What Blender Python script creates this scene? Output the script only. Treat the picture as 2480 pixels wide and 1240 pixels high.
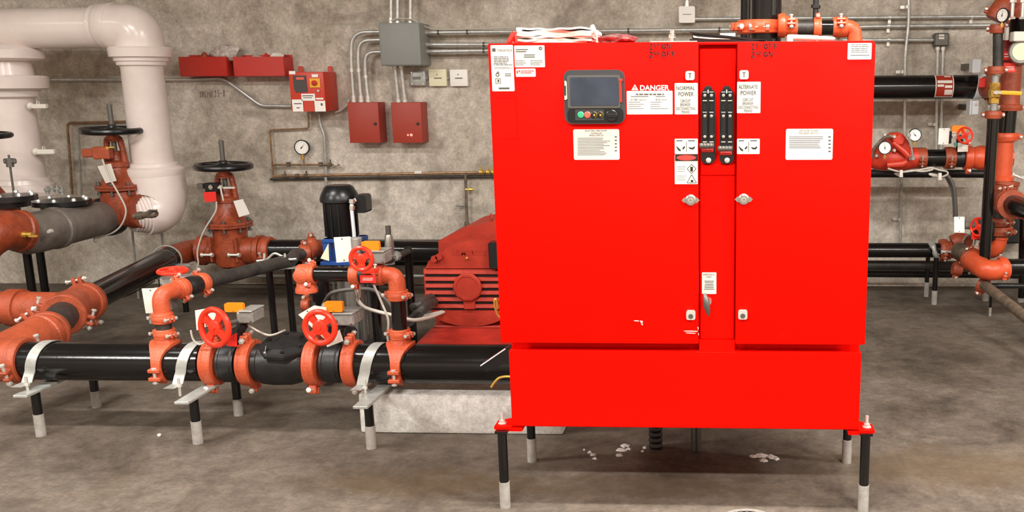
import bpy, bmesh, math, random
from mathutils import Vector, Matrix
random.seed(7)
for o in list(bpy.data.objects): bpy.data.objects.remove(o)
SC = bpy.context.scene
C = SC.collection
PI = math.pi
# ---------------------------------------------------------------- camera
CF, CP, CYW, CR, CX, CY, CH = 2374.0, .207, .0503, .0068, 1625.0, 699.0, 1.45
FW = Vector((-math.sin(CYW)*math.cos(CP), math.cos(CYW)*math.cos(CP), -math.sin(CP)))
RT0 = Vector((math.cos(CYW), math.sin(CYW), 0)); UP0 = RT0.cross(FW)
RT = math.cos(CR)*RT0 - math.sin(CR)*UP0
UP = math.sin(CR)*RT0 + math.cos(CR)*UP0
CAMP = Vector((0, 0, CH))
def P(x, y, Y):
    d = FW + RT*((x-CX)/CF) - UP*((y-CY)/CF)
    return CAMP + d*(Y/d.y)
def F(x, y, z=0.0):
    d = FW + RT*((x-CX)/CF) - UP*((y-CY)/CF)
    return CAMP + d*((z-CH)/d.z)
def rad(px, Y): return px*.5*Y*.985/CF
cam = bpy.data.cameras.new('camera'); cam.sensor_width = 36; cam.lens = 36*CF/2480
cam.shift_x = -(CX-1240)/2480; cam.shift_y = (CY-620)/2480; cam.clip_start = .05
co = bpy.data.objects.new('camera', cam); C.objects.link(co)
co.matrix_world = Matrix.Translation(CAMP) @ Matrix((RT, UP, -FW)).transposed().to_4x4()
SC.camera = co
# ---------------------------------------------------------------- world, lamps, exposure
wd = bpy.data.worlds.new('world'); SC.world = wd; wd.use_nodes = True
wd.node_tree.nodes['Background'].inputs[0].default_value = (1, .95, .88, 1)
wd.node_tree.nodes['Background'].inputs[1].default_value = .05
SC.view_settings.view_transform = 'Standard'
try: SC.view_settings.look = 'None'
except Exception: pass
SC.view_settings.gamma = 1; SC.view_settings.use_curve_mapping = False
SC.view_settings.exposure = 0.0
CEIL = 3.3
LAMPS = [(-5.1, .1, 260), (-1.0, .1, 180), (2.0, .1, 200), (4.2, .6, 150), (-3.2, 2.9, 85), (.4, 2.9, 125), (3.6, 2.9, 115), (-5.9, 3.2, 20)]  # front row lights the room; middle row is added fill for wall and floor
for i, (x, y, e) in enumerate(LAMPS):
    L = bpy.data.lights.new('tube_light', 'AREA'); L.shape = 'RECTANGLE'; L.size = 1.2; L.size_y = .16; L.energy = e
    L.color = (1, .965, .915)
    lo = bpy.data.objects.new('tube_light', L); C.objects.link(lo); lo.location = (x, y, CEIL-.13)
# ---------------------------------------------------------------- materials
def lin(h):
    h = h.lstrip('#'); v = [int(h[i:i+2], 16)/255 for i in (0, 2, 4)]
    return tuple((c/12.92 if c <= .04045 else ((c+.055)/1.055)**2.4) for c in v)+(1,)
def mat(name, col, rough=.5, metal=0, var=None, scale=8, bump=0, bscale=60, emit=0, coat=0, spec=.5):
    m = bpy.data.materials.new(name); m.use_nodes = True; nt = m.node_tree; b = nt.nodes['Principled BSDF']
    b.inputs['Roughness'].default_value = rough; b.inputs['Metallic'].default_value = metal
    b.inputs['Coat Weight'].default_value = coat; b.inputs['Specular IOR Level'].default_value = spec
    b.inputs['Coat Roughness'].default_value = .15
    c = lin(col) if isinstance(col, str) else col
    if var:
        tc = nt.nodes.new('ShaderNodeTexCoord'); n = nt.nodes.new('ShaderNodeTexNoise'); n.inputs['Scale'].default_value = scale
        n.inputs['Detail'].default_value = 6; n.inputs['Roughness'].default_value = .65
        r = nt.nodes.new('ShaderNodeValToRGB'); r.color_ramp.elements[0].position = .36; r.color_ramp.elements[1].position = .66
        r.color_ramp.elements[0].color = lin(var); r.color_ramp.elements[1].color = c
        nt.links.new(tc.outputs['Object'], n.inputs['Vector']); nt.links.new(n.outputs['Fac'], r.inputs[0]); nt.links.new(r.outputs[0], b.inputs['Base Color'])
    else: b.inputs['Base Color'].default_value = c
    if bump:
        tc = nt.nodes.new('ShaderNodeTexCoord'); n = nt.nodes.new('ShaderNodeTexNoise'); n.inputs['Scale'].default_value = bscale
        n.inputs['Detail'].default_value = 4
        bp = nt.nodes.new('ShaderNodeBump'); bp.inputs['Strength'].default_value = bump; bp.inputs['Distance'].default_value = .01
        nt.links.new(tc.outputs['Object'], n.inputs['Vector']); nt.links.new(n.outputs['Fac'], bp.inputs['Height']); nt.links.new(bp.outputs[0], b.inputs['Normal'])
    if emit:
        b.inputs['Emission Color'].default_value = c; b.inputs['Emission Strength'].default_value = emit
    return m
def concrete(name, cols, poss, scale, rough=.8, stain=None, bump=.25, spots=None):
    m = bpy.data.materials.new(name); m.use_nodes = True; nt = m.node_tree; N = nt.nodes; Lk = nt.links; b = N['Principled BSDF']
    b.inputs['Roughness'].default_value = rough; b.inputs['Specular IOR Level'].default_value = .3
    geo = N.new('ShaderNodeNewGeometry')
    def noise(s, d=8, r=.7, dist=0):
        n = N.new('ShaderNodeTexNoise'); n.inputs['Scale'].default_value = s; n.inputs['Detail'].default_value = d
        n.inputs['Roughness'].default_value = r; n.inputs['Distortion'].default_value = dist
        Lk.new(geo.outputs['Position'], n.inputs['Vector']); return n
    n1 = noise(scale, 8, .72, .4)
    r = N.new('ShaderNodeValToRGB'); el = r.color_ramp.elements
    while len(el) < len(cols): el.new(.5)
    for e, c, p in zip(el, cols, poss): e.position = p; e.color = lin(c)
    Lk.new(n1.outputs['Fac'], r.inputs[0]); out = r.outputs[0]
    # speckle
    n9 = noise(scale*38, 3, .7)
    m9 = N.new('ShaderNodeMapRange'); m9.inputs[1].default_value = .3; m9.inputs[2].default_value = .7; m9.inputs[3].default_value = .82; m9.inputs[4].default_value = 1.12
    Lk.new(n9.outputs['Fac'], m9.inputs[0])
    x9 = N.new('ShaderNodeMix'); x9.data_type = 'RGBA'; x9.blend_type = 'MULTIPLY'; x9.inputs[0].default_value = 1
    Lk.new(out, x9.inputs[6]); Lk.new(m9.outputs[0], x9.inputs[7]); out = x9.outputs[2]
    n2 = noise(scale*9, 5, .75)
    mr = N.new('ShaderNodeMapRange'); mr.inputs[1].default_value = .35; mr.inputs[2].default_value = .7; mr.inputs[3].default_value = .72; mr.inputs[4].default_value = 1.18
    Lk.new(n2.outputs['Fac'], mr.inputs[0])
    mx = N.new('ShaderNodeMix'); mx.data_type = 'RGBA'; mx.blend_type = 'MULTIPLY'; mx.inputs[0].default_value = 1
    Lk.new(out, mx.inputs[6]); Lk.new(mr.outputs[0], mx.inputs[7]); out = mx.outputs[2]
    if stain:
        n3 = noise(stain[1], 4, .6, .8)
        m3 = N.new('ShaderNodeMapRange'); m3.inputs[1].default_value = stain[2]; m3.inputs[2].default_value = stain[3]
        Lk.new(n3.outputs['Fac'], m3.inputs[0])
        mx = N.new('ShaderNodeMix'); mx.data_type = 'RGBA'; mx.inputs[7].default_value = lin(stain[0])
        mu = N.new('ShaderNodeMath'); mu.operation = 'MULTIPLY'; mu.inputs[1].default_value = stain[4]
        Lk.new(m3.outputs[0], mu.inputs[0]); Lk.new(mu.outputs[0], mx.inputs[0]); Lk.new(out, mx.inputs[6]); out = mx.outputs[2]
    for sp in (spots or []):
        (sx, sy, sz), (rx, ry, rz), colr, strength = sp
        mp = N.new('ShaderNodeMapping'); mp.vector_type = 'POINT'
        mp.inputs['Scale'].default_value = (1/rx, 1/ry, 1/rz); mp.inputs['Location'].default_value = (-sx/rx, -sy/ry, -sz/rz)
        Lk.new(geo.outputs['Position'], mp.inputs['Vector'])
        ln = N.new('ShaderNodeVectorMath'); ln.operation = 'LENGTH'; Lk.new(mp.outputs[0], ln.inputs[0])
        nn = noise(7, 6, .75, .5)
        ad = N.new('ShaderNodeMath'); ad.operation = 'MULTIPLY_ADD'; ad.inputs[1].default_value = 2.2; Lk.new(nn.outputs['Fac'], ad.inputs[0]); Lk.new(ln.outputs['Value'], ad.inputs[2])
        m4 = N.new('ShaderNodeMapRange'); m4.inputs[1].default_value = 1.45; m4.inputs[2].default_value = 2.2; m4.inputs[3].default_value = strength; m4.inputs[4].default_value = 0
        Lk.new(ad.outputs[0], m4.inputs[0])
        mx = N.new('ShaderNodeMix'); mx.data_type = 'RGBA'; mx.inputs[7].default_value = lin(colr)
        Lk.new(m4.outputs[0], mx.inputs[0]); Lk.new(out, mx.inputs[6]); out = mx.outputs[2]
    Lk.new(out, b.inputs['Base Color'])
    bp = N.new('ShaderNodeBump'); bp.inputs['Strength'].default_value = bump; bp.inputs['Distance'].default_value = .012
    Lk.new(n2.outputs['Fac'], bp.inputs['Height']); Lk.new(bp.outputs[0], b.inputs['Normal'])
    return m
M = {}
M['cab'] = mat('cabinet_red_paint', (.86, .003, .0001, 1), .5, bump=.03, bscale=900, spec=.06)
M['cabdark'] = mat('cabinet_inner_red_paint', (.55, .012, .003, 1), .55)
M['orange'] = mat('orange_fitting_paint', '#d0603c', .4, var='#bd4f2e', scale=14, bump=.25, bscale=120)
M['orange2'] = mat('dull_orange_fitting_paint', '#b25234', .42, var='#954327', scale=14, bump=.25, bscale=120)
M['orange3'] = mat('bright_orange_fitting_paint', '#de5e36', .35, var='#d0502c', scale=14, bump=.1, bscale=120)
M['rust'] = mat('rust_red_valve_paint', '#a34a2c', .34, var='#803820', scale=16, bump=.25, bscale=90)
M['black'] = mat('black_pipe_paint', '#141313', .15, var='#0c0b0b', scale=5, bump=.03, bscale=160)
M['dull'] = mat('weathered_black_pipe', '#423d38', .5, var='#262220', scale=12, bump=.15, bscale=120)
M['brownpipe'] = mat('bare_weathered_steel', '#7a6a58', .6, var='#54483c', scale=20, bump=.2, bscale=120)
M['blackp'] = mat('black_plastic', '#131416', .3)
M['rubber'] = mat('black_cast_iron', '#222223', .4, var='#161617', scale=10, bump=.1)
M['white'] = mat('white_pvc_jacket', '#ece0da', .22, var='#dfd2cb', scale=3)
M['galv'] = mat('galvanised_steel', '#dcdcd8', .28, metal=.55, var='#b9bab6', scale=20)
M['galvp'] = mat('galvanised_strap_steel', '#b9bab5', .36, metal=.3, var='#a1a29c', scale=25)
M['chrome'] = mat('bright_nickel', '#e4e2dc', .18, metal=.9)
M['zinc'] = mat('zinc_bolt', '#dcdad2', .3, metal=.5)
M['greybox'] = mat('grey_box_paint', '#8d908c', .5)
M['greyiron'] = mat('grey_epoxy_iron', '#7d756e', .4, var='#696159', scale=10, bump=.25, bscale=60)
M['wallred'] = mat('maroon_cabinet_paint', '#a5392a', .5)
M['trayred'] = mat('bright_red_tray_paint', '#c22e22', .4)
M['ctlred'] = mat('controller_red_paint', '#cc3a22', .42)
M['motorred'] = mat('motor_red_paint', '#a93423', .55, var='#922a1c', scale=10, bump=.1, spec=.25)
M['basered'] = mat('pump_base_red_paint', '#a52a1e', .4, var='#7d2018', scale=6)
M['wheel'] = mat('red_handwheel_paint', '#e8331a', .3)
M['flag'] = mat('orange_indicator_plastic', '#ff8a10', .45)
M['plate'] = mat('white_cover_plate', '#e2ddd2', .45)
M['cream'] = mat('cream_device_plate', '#efe9c8', .5)
M['paper'] = mat('white_paper_label', '#dcd6cc', .6)
M['ink'] = mat('black_ink', '#100f0f', .7)
M['greyink'] = mat('grey_ink', '#4e4a48', .7)
M['marker'] = mat('dark_marker_ink', '#4a0605', .6)
M['redink'] = mat('red_print', '#d93a30', .6)
M['postwhite'] = mat('grey_white_floor_sleeve', '#a8a29b', .75, var='#8f8a83', scale=25, bump=.15)
M['copper'] = mat('aged_copper', '#a8835f', .4, metal=.55, var='#7c5f47', scale=30)
M['brass'] = mat('brass', '#d9b659', .3, metal=.75)
M['yellow'] = mat('yellow_lever_grip', '#f2b01e', .4)
M['blue'] = mat('blue_pump_paint', '#1f4a90', .4)
M['stain'] = mat('stainless_casing', '#a9a49c', .3, metal=.7)
M['screen'] = mat('dark_blue_grey_screen', '#3a4250', .3, var='#2c3340', scale=9)
M['ctlgrey'] = mat('charcoal_bezel', '#3a3b3d', .4)
M['silverp'] = mat('cast_aluminium_gearbox', '#a3a29b', .45, metal=.25, var='#8a8983', scale=30)
M['redtag'] = mat('red_plastic_tag', '#e3281e', .45)
M['green'] = mat('green_button', '#35b07c', .4)
M['redbtn'] = mat('salmon_red_button', '#e8604c', .4)
M['led'] = mat('lit_red_led', (1, .25, .2, 1), .4, emit=1.6)
M['bag'] = mat('clear_crumpled_plastic', '#ddd3cc', .2, var='#a8988f', scale=40, bump=.8, bscale=40)
M['bagred'] = mat('dark_red_crumpled_bag', '#6d2428', .2, var='#8f6a66', scale=25, bump=.8, bscale=40)
M['steelgrey'] = mat('dark_steel', '#6a6863', .4, metal=.6)
M['cable'] = mat('pale_grey_cable', '#c5bdb2', .5)
M['cabled'] = mat('dark_grey_cable', '#5c5a56', .5)
M['lamp'] = mat('lit_fluorescent_diffuser', (1, .95, .88, 1), .5, emit=4)
M['dust'] = mat('white_powder', '#dedbd6', .95, bump=.6, bscale=90)
M['strut'] = mat('pale_zinc_strut', '#e3e9ee', .35, metal=.05)
M['whitebox'] = mat('bright_white_device', '#fbf8f2', .45)
M['pencil'] = mat('faint_pencil', '#756c62', .8)
M['teal'] = mat('green_wire_insulation', '#4fa58a', .5)
g = bpy.data.materials.new('gauge_glass'); g.use_nodes = True
gb = g.node_tree.nodes['Principled BSDF']; gb.inputs['Transmission Weight'].default_value = 1; gb.inputs['Roughness'].default_value = .05; gb.inputs['IOR'].default_value = 1.3
M['glass'] = g
# ---------------------------------------------------------------- mesh helpers
def frame(ax, up=None):
    z = Vector(ax).normalized(); u = Vector(up) if up else (Vector((0, 0, 1)) if abs(z.z) < .9 else Vector((1, 0, 0)))
    x = u.cross(z).normalized(); y = z.cross(x)
    return x, y, z
def ring(bm, c, x, y, r, seg, ph=0): return [bm.verts.new(c + x*(r*math.cos(2*PI*i/seg+ph)) + y*(r*math.sin(2*PI*i/seg+ph))) for i in range(seg)]
def skin(bm, a, b):
    n = len(a)
    for i in range(n): bm.faces.new((a[i], a[(i+1) % n], b[(i+1) % n], b[i]))
def lathe(bm, o, ax, prof, seg=24, up=None, ph=0):
    o = Vector(o); x, y, z = frame(ax, up); prev = None
    for k, (t, r) in enumerate(prof):
        c = ring(bm, o+z*t, x, y, max(r, 1e-5), seg, ph)
        if prev: skin(bm, prev, c)
        else: bm.faces.new(list(reversed(c)))
        prev = c
    bm.faces.new(prev)
def sweep(bm, pts, r, seg=12, cap=True):
    pts = [Vector(p) for p in pts]; n = len(pts); rs = r if isinstance(r, (list, tuple)) else [r]*n
    t = [(pts[min(i+1, n-1)]-pts[max(i-1, 0)]).normalized() for i in range(n)]
    x, y, z = frame(t[0]); prev = None
    for i in range(n):
        if i:
            q = t[i-1].rotation_difference(t[i]); x = q @ x; y = q @ y
        c = ring(bm, pts[i], x, y, rs[i], seg)
        if prev: skin(bm, prev, c)
        elif cap: bm.faces.new(list(reversed(c)))
        prev = c
    if cap: bm.faces.new(prev)
def bend(pts, rr, n=6):
    pts = [Vector(p) for p in pts]; out = [pts[0]]
    for i in range(1, len(pts)-1):
        a, b, c = pts[i-1], pts[i], pts[i+1]; d1 = (a-b); d2 = (c-b); r_ = min(rr, d1.length*.49, d2.length*.49)
        p1 = b+d1.normalized()*r_; p2 = b+d2.normalized()*r_
        for k in range(n+1):
            s = k/n; out.append(p1*(1-s)**2 + b*(2*s*(1-s)) + p2*s*s)
    out.append(pts[-1]); return out
def smoothpath(pts, n=6):
    pts = [Vector(p) for p in pts]; out = []
    for i in range(len(pts)-1):
        p0 = pts[max(i-1, 0)]; p1 = pts[i]; p2 = pts[i+1]; p3 = pts[min(i+2, len(pts)-1)]
        for k in range(n):
            s = k/n; out.append(.5*((2*p1)+(p2-p0)*s+(2*p0-5*p1+4*p2-p3)*s*s+(3*p1-p0-3*p2+p3)*s**3))
    out.append(pts[-1]); return out
def cyl(bm, a, b, r, seg=12): sweep(bm, [a, b], r, seg)
def box(bm, c, s, ax=None, bev=0, seg=1):
    c = Vector(c); X, Y, Z = ax if ax else (Vector((1, 0, 0)), Vector((0, 1, 0)), Vector((0, 0, 1)))
    b2 = bmesh.new(); bmesh.ops.create_cube(b2, size=1)
    for v in b2.verts: v.co = Vector((v.co.x*s[0], v.co.y*s[1], v.co.z*s[2]))
    if bev: bmesh.ops.bevel(b2, geom=b2.edges[:], offset=bev, segments=seg, affect='EDGES', profile=.5)
    mp = {}
    for v in b2.verts: mp[v] = bm.verts.new(c + X*v.co.x + Y*v.co.y + Z*v.co.z)
    for f in b2.faces: bm.faces.new([mp[v] for v in f.verts])
    b2.free()
def torus(bm, c, ax, R, r, s1=32, s2=10, arc=1.0, up=None):
    c = Vector(c); x, y, z = frame(ax, up); rings = []
    n = s1 if arc >= 1 else int(s1*arc)+1
    for i in range(n):
        a = 2*PI*arc*i/(n if arc >= 1 else n-1); d = x*math.cos(a)+y*math.sin(a)
        rings.append([bm.verts.new(c + d*(R+r*math.cos(2*PI*j/s2)) + z*(r*math.sin(2*PI*j/s2))) for j in range(s2)])
    for i in range(n if arc >= 1 else n-1): skin(bm, rings[i], rings[(i+1) % n])
    if arc < 1: bm.faces.new(rings[0]); bm.faces.new(rings[-1])
def sphere(bm, c, r, sc=(1, 1, 1), n=12):
    m = Matrix.Translation(Vector(c)) @ Matrix.Diagonal((sc[0]*r, sc[1]*r, sc[2]*r, 1))
    bmesh.ops.create_uvsphere(bm, u_segments=n*2, v_segments=n, radius=1, matrix=m)
def prism(bm, pts, d):
    a = [bm.verts.new(Vector(p)) for p in pts]; b = [bm.verts.new(Vector(p)+Vector(d)) for p in pts]
    bm.faces.new(a); bm.faces.new(list(reversed(b))); skin(bm, a, b)
def rrect(bm, x0, y0, x1, y1, Y, th, rpx, n=4):
    """rounded flat plate facing the room (-Y); corners read at depth Y"""
    a, b, c_, d = P(x0, y0, Y), P(x1, y0, Y), P(x1, y1, Y), P(x0, y1, Y)
    l = (a.x+d.x)/2; r = (b.x+c_.x)/2; t = (a.z+b.z)/2; bo = (c_.z+d.z)/2; q = max(rpx*Y/CF, 1e-4)
    pts = []
    for cx_, cz, a0 in ((r-q, t-q, 0), (l+q, t-q, 90), (l+q, bo+q, 180), (r-q, bo+q, 270)):
        for k in range(n+1):
            an = math.radians(a0+90*k/n); pts.append(Vector((cx_+q*math.cos(an), Y, cz+q*math.sin(an))))
    prism(bm, pts, (0, th, 0))
def rect(x0, y0, x1, y1, Y):
    a, b, c_, d = P(x0, y0, Y), P(x1, y0, Y), P(x1, y1, Y), P(x0, y1, Y)
    return (a.x+d.x)/2, (b.x+c_.x)/2, (c_.z+d.z)/2, (a.z+b.z)/2     # l, r, bottom, top
def pbox(bm, x0, y0, x1, y1, Y, d, bev=0):
    """box whose front face covers the pixel rect at depth Y and goes back by d"""
    l, r, bo, t = rect(x0, y0, x1, y1, Y)
    box(bm, ((l+r)/2, Y+d/2, (bo+t)/2), (r-l, d, t-bo), bev=bev)
def new(): return bmesh.new()
def obj(name, bm, m, parent=None, label=None, origin=None, smooth=True, kind=None):
    bmesh.ops.recalc_face_normals(bm, faces=bm.faces[:])
    if smooth:
        for f in bm.faces: f.smooth = True
        for e in bm.edges:
            if len(e.link_faces) == 2 and e.calc_face_angle(0) > .6: e.smooth = False
    if parent is not None: off = parent.matrix_world.translation if False else Vector(parent['_w'])
    else:
        if origin is None:
            xs = [v.co for v in bm.verts]; mn = Vector((min(v.x for v in xs), min(v.y for v in xs), min(v.z for v in xs))); mx = Vector((max(v.x for v in xs), max(v.y for v in xs), max(v.z for v in xs)))
            origin = Vector(((mn.x+mx.x)/2, (mn.y+mx.y)/2, mn.z))
        off = Vector(origin)
    bmesh.ops.transform(bm, matrix=Matrix.Translation(-off), verts=bm.verts[:])
    me = bpy.data.meshes.new(name); bm.to_mesh(me); bm.free(); me.materials.append(M[m] if isinstance(m, str) else m)
    o = bpy.data.objects.new(name, me); C.objects.link(o); o['_w'] = tuple(off)
    if parent is not None: o.parent = parent
    else: o.location = off
    if label: o['label'] = label
    if kind: o['kind'] = kind
    return o
def thing(name, label, cat, loc, group=None):
    o = bpy.data.objects.new(name, None); C.objects.link(o); o.location = loc; o['_w'] = tuple(Vector(loc)); o.empty_display_size = .05
    o['label'] = label; o['category'] = cat
    if group: o['group'] = group
    return o
def solo(name, bm, m, label, cat, group=None, smooth=True):
    o = obj(name, bm, m, smooth=smooth); o['label'] = label; o['category'] = cat
    if group: o['group'] = group
    return o
def fittext(s, x0, y0, x1, y1, Y, m, parent, name='lettering', wx=0, th=.0006, label=None):
    """lettering stretched to the pixel rect on a plate at depth Y"""
    cu = bpy.data.curves.new('t', 'FONT'); cu.body = s; cu.align_x = 'CENTER'; cu.resolution_u = 3; cu.offset = wx; cu.space_line = .95
    to = bpy.data.objects.new('t', cu); C.objects.link(to); bpy.context.view_layer.update()
    me = bpy.data.meshes.new_from_object(to.evaluated_get(bpy.context.evaluated_depsgraph_get()))
    bpy.data.objects.remove(to); bm = bmesh.new(); bm.from_mesh(me); bpy.data.meshes.remove(me)
    xs = [v.co.x for v in bm.verts]; ys = [v.co.y for v in bm.verts]
    ax, bx, ay, by = min(xs), max(xs), min(ys), max(ys); l, r, bo, t = rect(x0, y0, x1, y1, Y)
    for v in bm.verts:
        v.co = Vector((l+(v.co.x-ax)/(bx-ax)*(r-l), Y, bo+(v.co.y-ay)/(by-ay)*(t-bo)))
    return obj(name, bm, m, parent, label=label, smooth=False)
def rows(bm, x0, y0, x1, y1, n, Y, h=.45, frag=0, rnd=.3, left=True):
    """rows of small illegible print: thin raised bars"""
    R_ = random.Random(int(x0*7+y0*13+n)); dy = (y1-y0)/n
    for i in range(n):
        ya = y0+dy*i; w = (x1-x0)*(1-R_.random()*rnd); xa = x0 if left else (x0+x1-w)/2
        x = xa
        while x < xa+w:
            seg = (x1-x0)*(frag*(.4+R_.random()) if frag else 2); xe = min(x+seg, xa+w)
            l, r, bo, t = rect(x, ya, xe, ya+dy*h, Y)
            vs = [bm.verts.new((l, Y, bo)), bm.verts.new((r, Y, bo)), bm.verts.new((r, Y, t)), bm.verts.new((l, Y, t))]; bm.faces.new(vs)
            x = xe+(x1-x0)*.03
STROKE = {'1': [[(.25, .75), (.5, 1), (.45, 0)], [(.1, 0), (.8, 0)]], '2': [[(.05, .8), (.3, 1), (.65, .85), (.55, .5), (.05, 0), (.9, .03)]],
 'S': [[(.85, .9), (.4, 1), (.15, .75), (.75, .4), (.6, .05), (.1, .05)]], 'T': [[(0, 1), (1, .95)], [(.5, 1), (.45, 0)]],
 'N': [[(.05, 0), (.1, 1), (.75, .05), (.95, 1)]], 'D': [[(.1, 0), (.1, 1), (.7, .8), (.75, .3), (.1, 0)]],
 'O': [[(.5, 1), (.05, .75), (.1, .2), (.55, 0), (.9, .3), (.85, .85), (.5, 1)]], 'F': [[(.1, 0), (.12, 1), (.95, 1)], [(.1, .52), (.75, .55)]],
 'e': [[(.1, .5), (.9, .55), (.5, 1), (.1, .6), (.3, .05), (.9, .2)]], 'c': [[(.9, .9), (.3, .9), (.1, .4), (.5, .02), (.9, .2)]],
 't': [[(.5, 1), (.45, .1), (.8, 0)], [(.1, .7), (.9, .7)]], 'o': [[(.5, .9), (.1, .5), (.5, 0), (.9, .5), (.5, .9)]], 'r': [[(.2, 0), (.2, .9), (.8, .9)]],
 '5': [[(.9, 1), (.2, 1), (.15, .6), (.8, .5), (.6, .05), (.1, .05)]], '-': [[(.1, .5), (.9, .5)]], '8': [[(.5, .5), (.1, .8), (.5, 1), (.9, .8), (.5, .5), (.1, .2), (.5, 0), (.9, .2), (.5, .5)]]}
def scrawl(bm, s, x0, y0, x1, y1, Y, wpx=2.2):
    n = len(s); cw = (x1-x0)/n
    for i, ch in enumerate(s):
        up = ch in 'stnd' and False
        for st in STROKE.get(ch, []):
            pts = [P(x0+cw*(i+.1+.75*u), y1-(y1-y0)*v, Y) for u, v in st]
            for a, b in zip(pts[:-1], pts[1:]):
                d = (b-a).normalized(); q = Vector((-d.z, 0, d.x))*(wpx*.5*Y/CF); e = d*(wpx*.3*Y/CF)
                bm.faces.new([bm.verts.new(v) for v in (a-e+q, a-e-q, b+e-q, b+e+q)])
# ---------------------------------------------------------------- fittings
def bolt(bm, c, ax, L, r=.006):
    c = Vector(c); a = Vector(ax).normalized()
    cyl(bm, c-a*L/2, c+a*L/2, r, 8)
    lathe(bm, c-a*L/2, a, [(-r*1.2, r*1.1), (-r, r*1.8), (r*.2, r*1.8)], 6)
    lathe(bm, c+a*L*.32, a, [(0, r*1.9), (r*1.6, r*1.9)], 6)
def coupling(c, ax, r, w, label, m='orange', bdir=(0, -.7, -.7), group=None, name='pipe_coupling', blen=None):
    """two-piece grooved coupling: ribbed ring, pads at +-bdir, a bolt through each pad pair"""
    c = Vector(c); a = Vector(ax).normalized(); bd = Vector(bdir); bd = (bd-a*bd.dot(a)).normalized(); tg = a.cross(bd).normalized()
    th = thing(name, label, 'pipe coupling', c, group)
    bm = new(); k = max(.010, r*.2)
    lathe(bm, c, a, [(-w/2, r*.98), (-w/2, r+k*.75), (-w*.42, r+k), (-w*.2, r+k), (-w*.12, r+k*1.15), (w*.12, r+k*1.15), (w*.2, r+k), (w*.42, r+k), (w/2, r+k*.75), (w/2, r*.98)], 28)
    p = max(.012, r*.26)
    for s in (-1, 1):
        for q in (-1, 1):
            pc = c + bd*s*(r+k+p*.55) + tg*q*p*.75
            box(bm, pc, (w*.62, p*1.9, p*.8), (a, bd, tg), bev=p*.2)
    obj('housing', bm, m, th)
    for s in (-1, 1):
        bm = new(); bolt(bm, c + bd*s*(r+k+p*.85), tg, blen or p*4.6, max(.0045, p*.3)); obj('bolt', bm, 'zinc', th)
    return th
def pipe(pts, r, label, m='black', rr=None, cat='pipe', name='pipe', seg=24, group=None):
    bm = new(); pp = bend(pts, rr, 8) if rr else pts; sweep(bm, pp, r, seg)
    return solo(name, bm, m, label, cat, group)
def elbow(a, k, b, r, label, m='orange', rim=1.12, name='pipe_elbow', rr=None):
    a, k, b = Vector(a), Vector(k), Vector(b); bm = new()
    sweep(bm, bend([a, k, b], rr or min((a-k).length, (b-k).length)*.98, 10), r*1.04, 28)
    for e, f in ((a, k), (b, k)):
        d = (f-e).normalized(); lathe(bm, e, d, [(-.002, r*.96), (-.002, r*rim), (r*.26, r*rim), (r*.36, r*1.02)], 28)
    return solo(name, bm, m, label, 'pipe fitting')
def wheelmesh(bm, c, ax, R, nsp=4, up=None, dish=.2, thick=.12, ph=.5, hub=.34, sp=.2):
    c = Vector(c); x, y, z = frame(ax, up)
    torus(bm, c, z, R*(1-thick*.8), R*thick, 40, 10)
    lathe(bm, c - z*R*dish*.2, z, [(-R*.1, R*hub*.9), (-R*.08, R*hub), (R*.1, R*hub), (R*.14, R*hub*.8), (R*.14, R*.14), (R*.2, R*.12)], 20)
    for i in range(nsp):
        a = 2*PI*(i+ph)/nsp; d = x*math.cos(a)+y*math.sin(a); t = z.cross(d)
        p1 = c+d*R*hub*.8; p2 = c+d*R*(1-thick)
        bw, bt = R*sp*.7, R*.07
        v = [[p1-t*bw*.7-z*bt, p1+t*bw*.7-z*bt, p1+t*bw*.7+z*bt, p1-t*bw*.7+z*bt], [p2-t*bw-z*bt, p2+t*bw-z*bt, p2+t*bw+z*bt, p2-t*bw+z*bt]]
        A = [bm.verts.new(q) for q in v[0]]; B = [bm.verts.new(q) for q in v[1]]; skin(bm, A, B); bm.faces.new(A); bm.faces.new(B)
# ================================================================ room shell
W = 7.0; XL, XR, YB = -7.5, 5.0, -2.5
M['wall'] = concrete('poured_concrete_wall', ['#918779', '#b8ad9e', '#cfc5b7', '#dfd6ca'], [.30, .42, .52, .66], 1.35, stain=('#857b6f', 2.3, .56, .68, .65), bump=.35)
fc = F(1500, 1180); f2 = F(2350, 870); f3 = F(2300, 1130); f4 = F(1000, 1170)
M['floor'] = concrete('stained_concrete_floor', ['#403931', '#5e544a', '#6f655a', '#7f756a'], [.3, .43, .54, .7], 1.5, stain=('#57452f', 1.4, .56, .72, .5), bump=.15, rough=.7,
    spots=[((fc.x, fc.y, 0), (.8, .16, 1), '#4d3c26', .5), ((f2.x, f2.y, 0), (.14, .1, 1), '#4a4038', .75), ((f3.x, f3.y, 0), (.6, .25, 1), '#5c4a32', .5), ((f4.x, f4.y, 0), (.5, .18, 1), '#57462e', .5)])
M['ceil'] = mat('ceiling_paint', '#b9b2a6', .8)
def struct(name, bm, m, parent=None, label=None):
    o = obj(name, bm, m, parent, smooth=False)
    if parent is None: o['kind'] = 'structure'
    if label: o['label'] = label
    return o
bm = new(); box(bm, ((XL+XR)/2, (YB+W)/2, -.1), (XR-XL+.4, W-YB+.4, .2)); struct('floor', bm, 'floor')
bm = new(); box(bm, ((XL+XR)/2, (YB+W)/2, CEIL+.1), (XR-XL+.4, W-YB+.4, .2)); struct('ceiling', bm, 'ceil')
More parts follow.
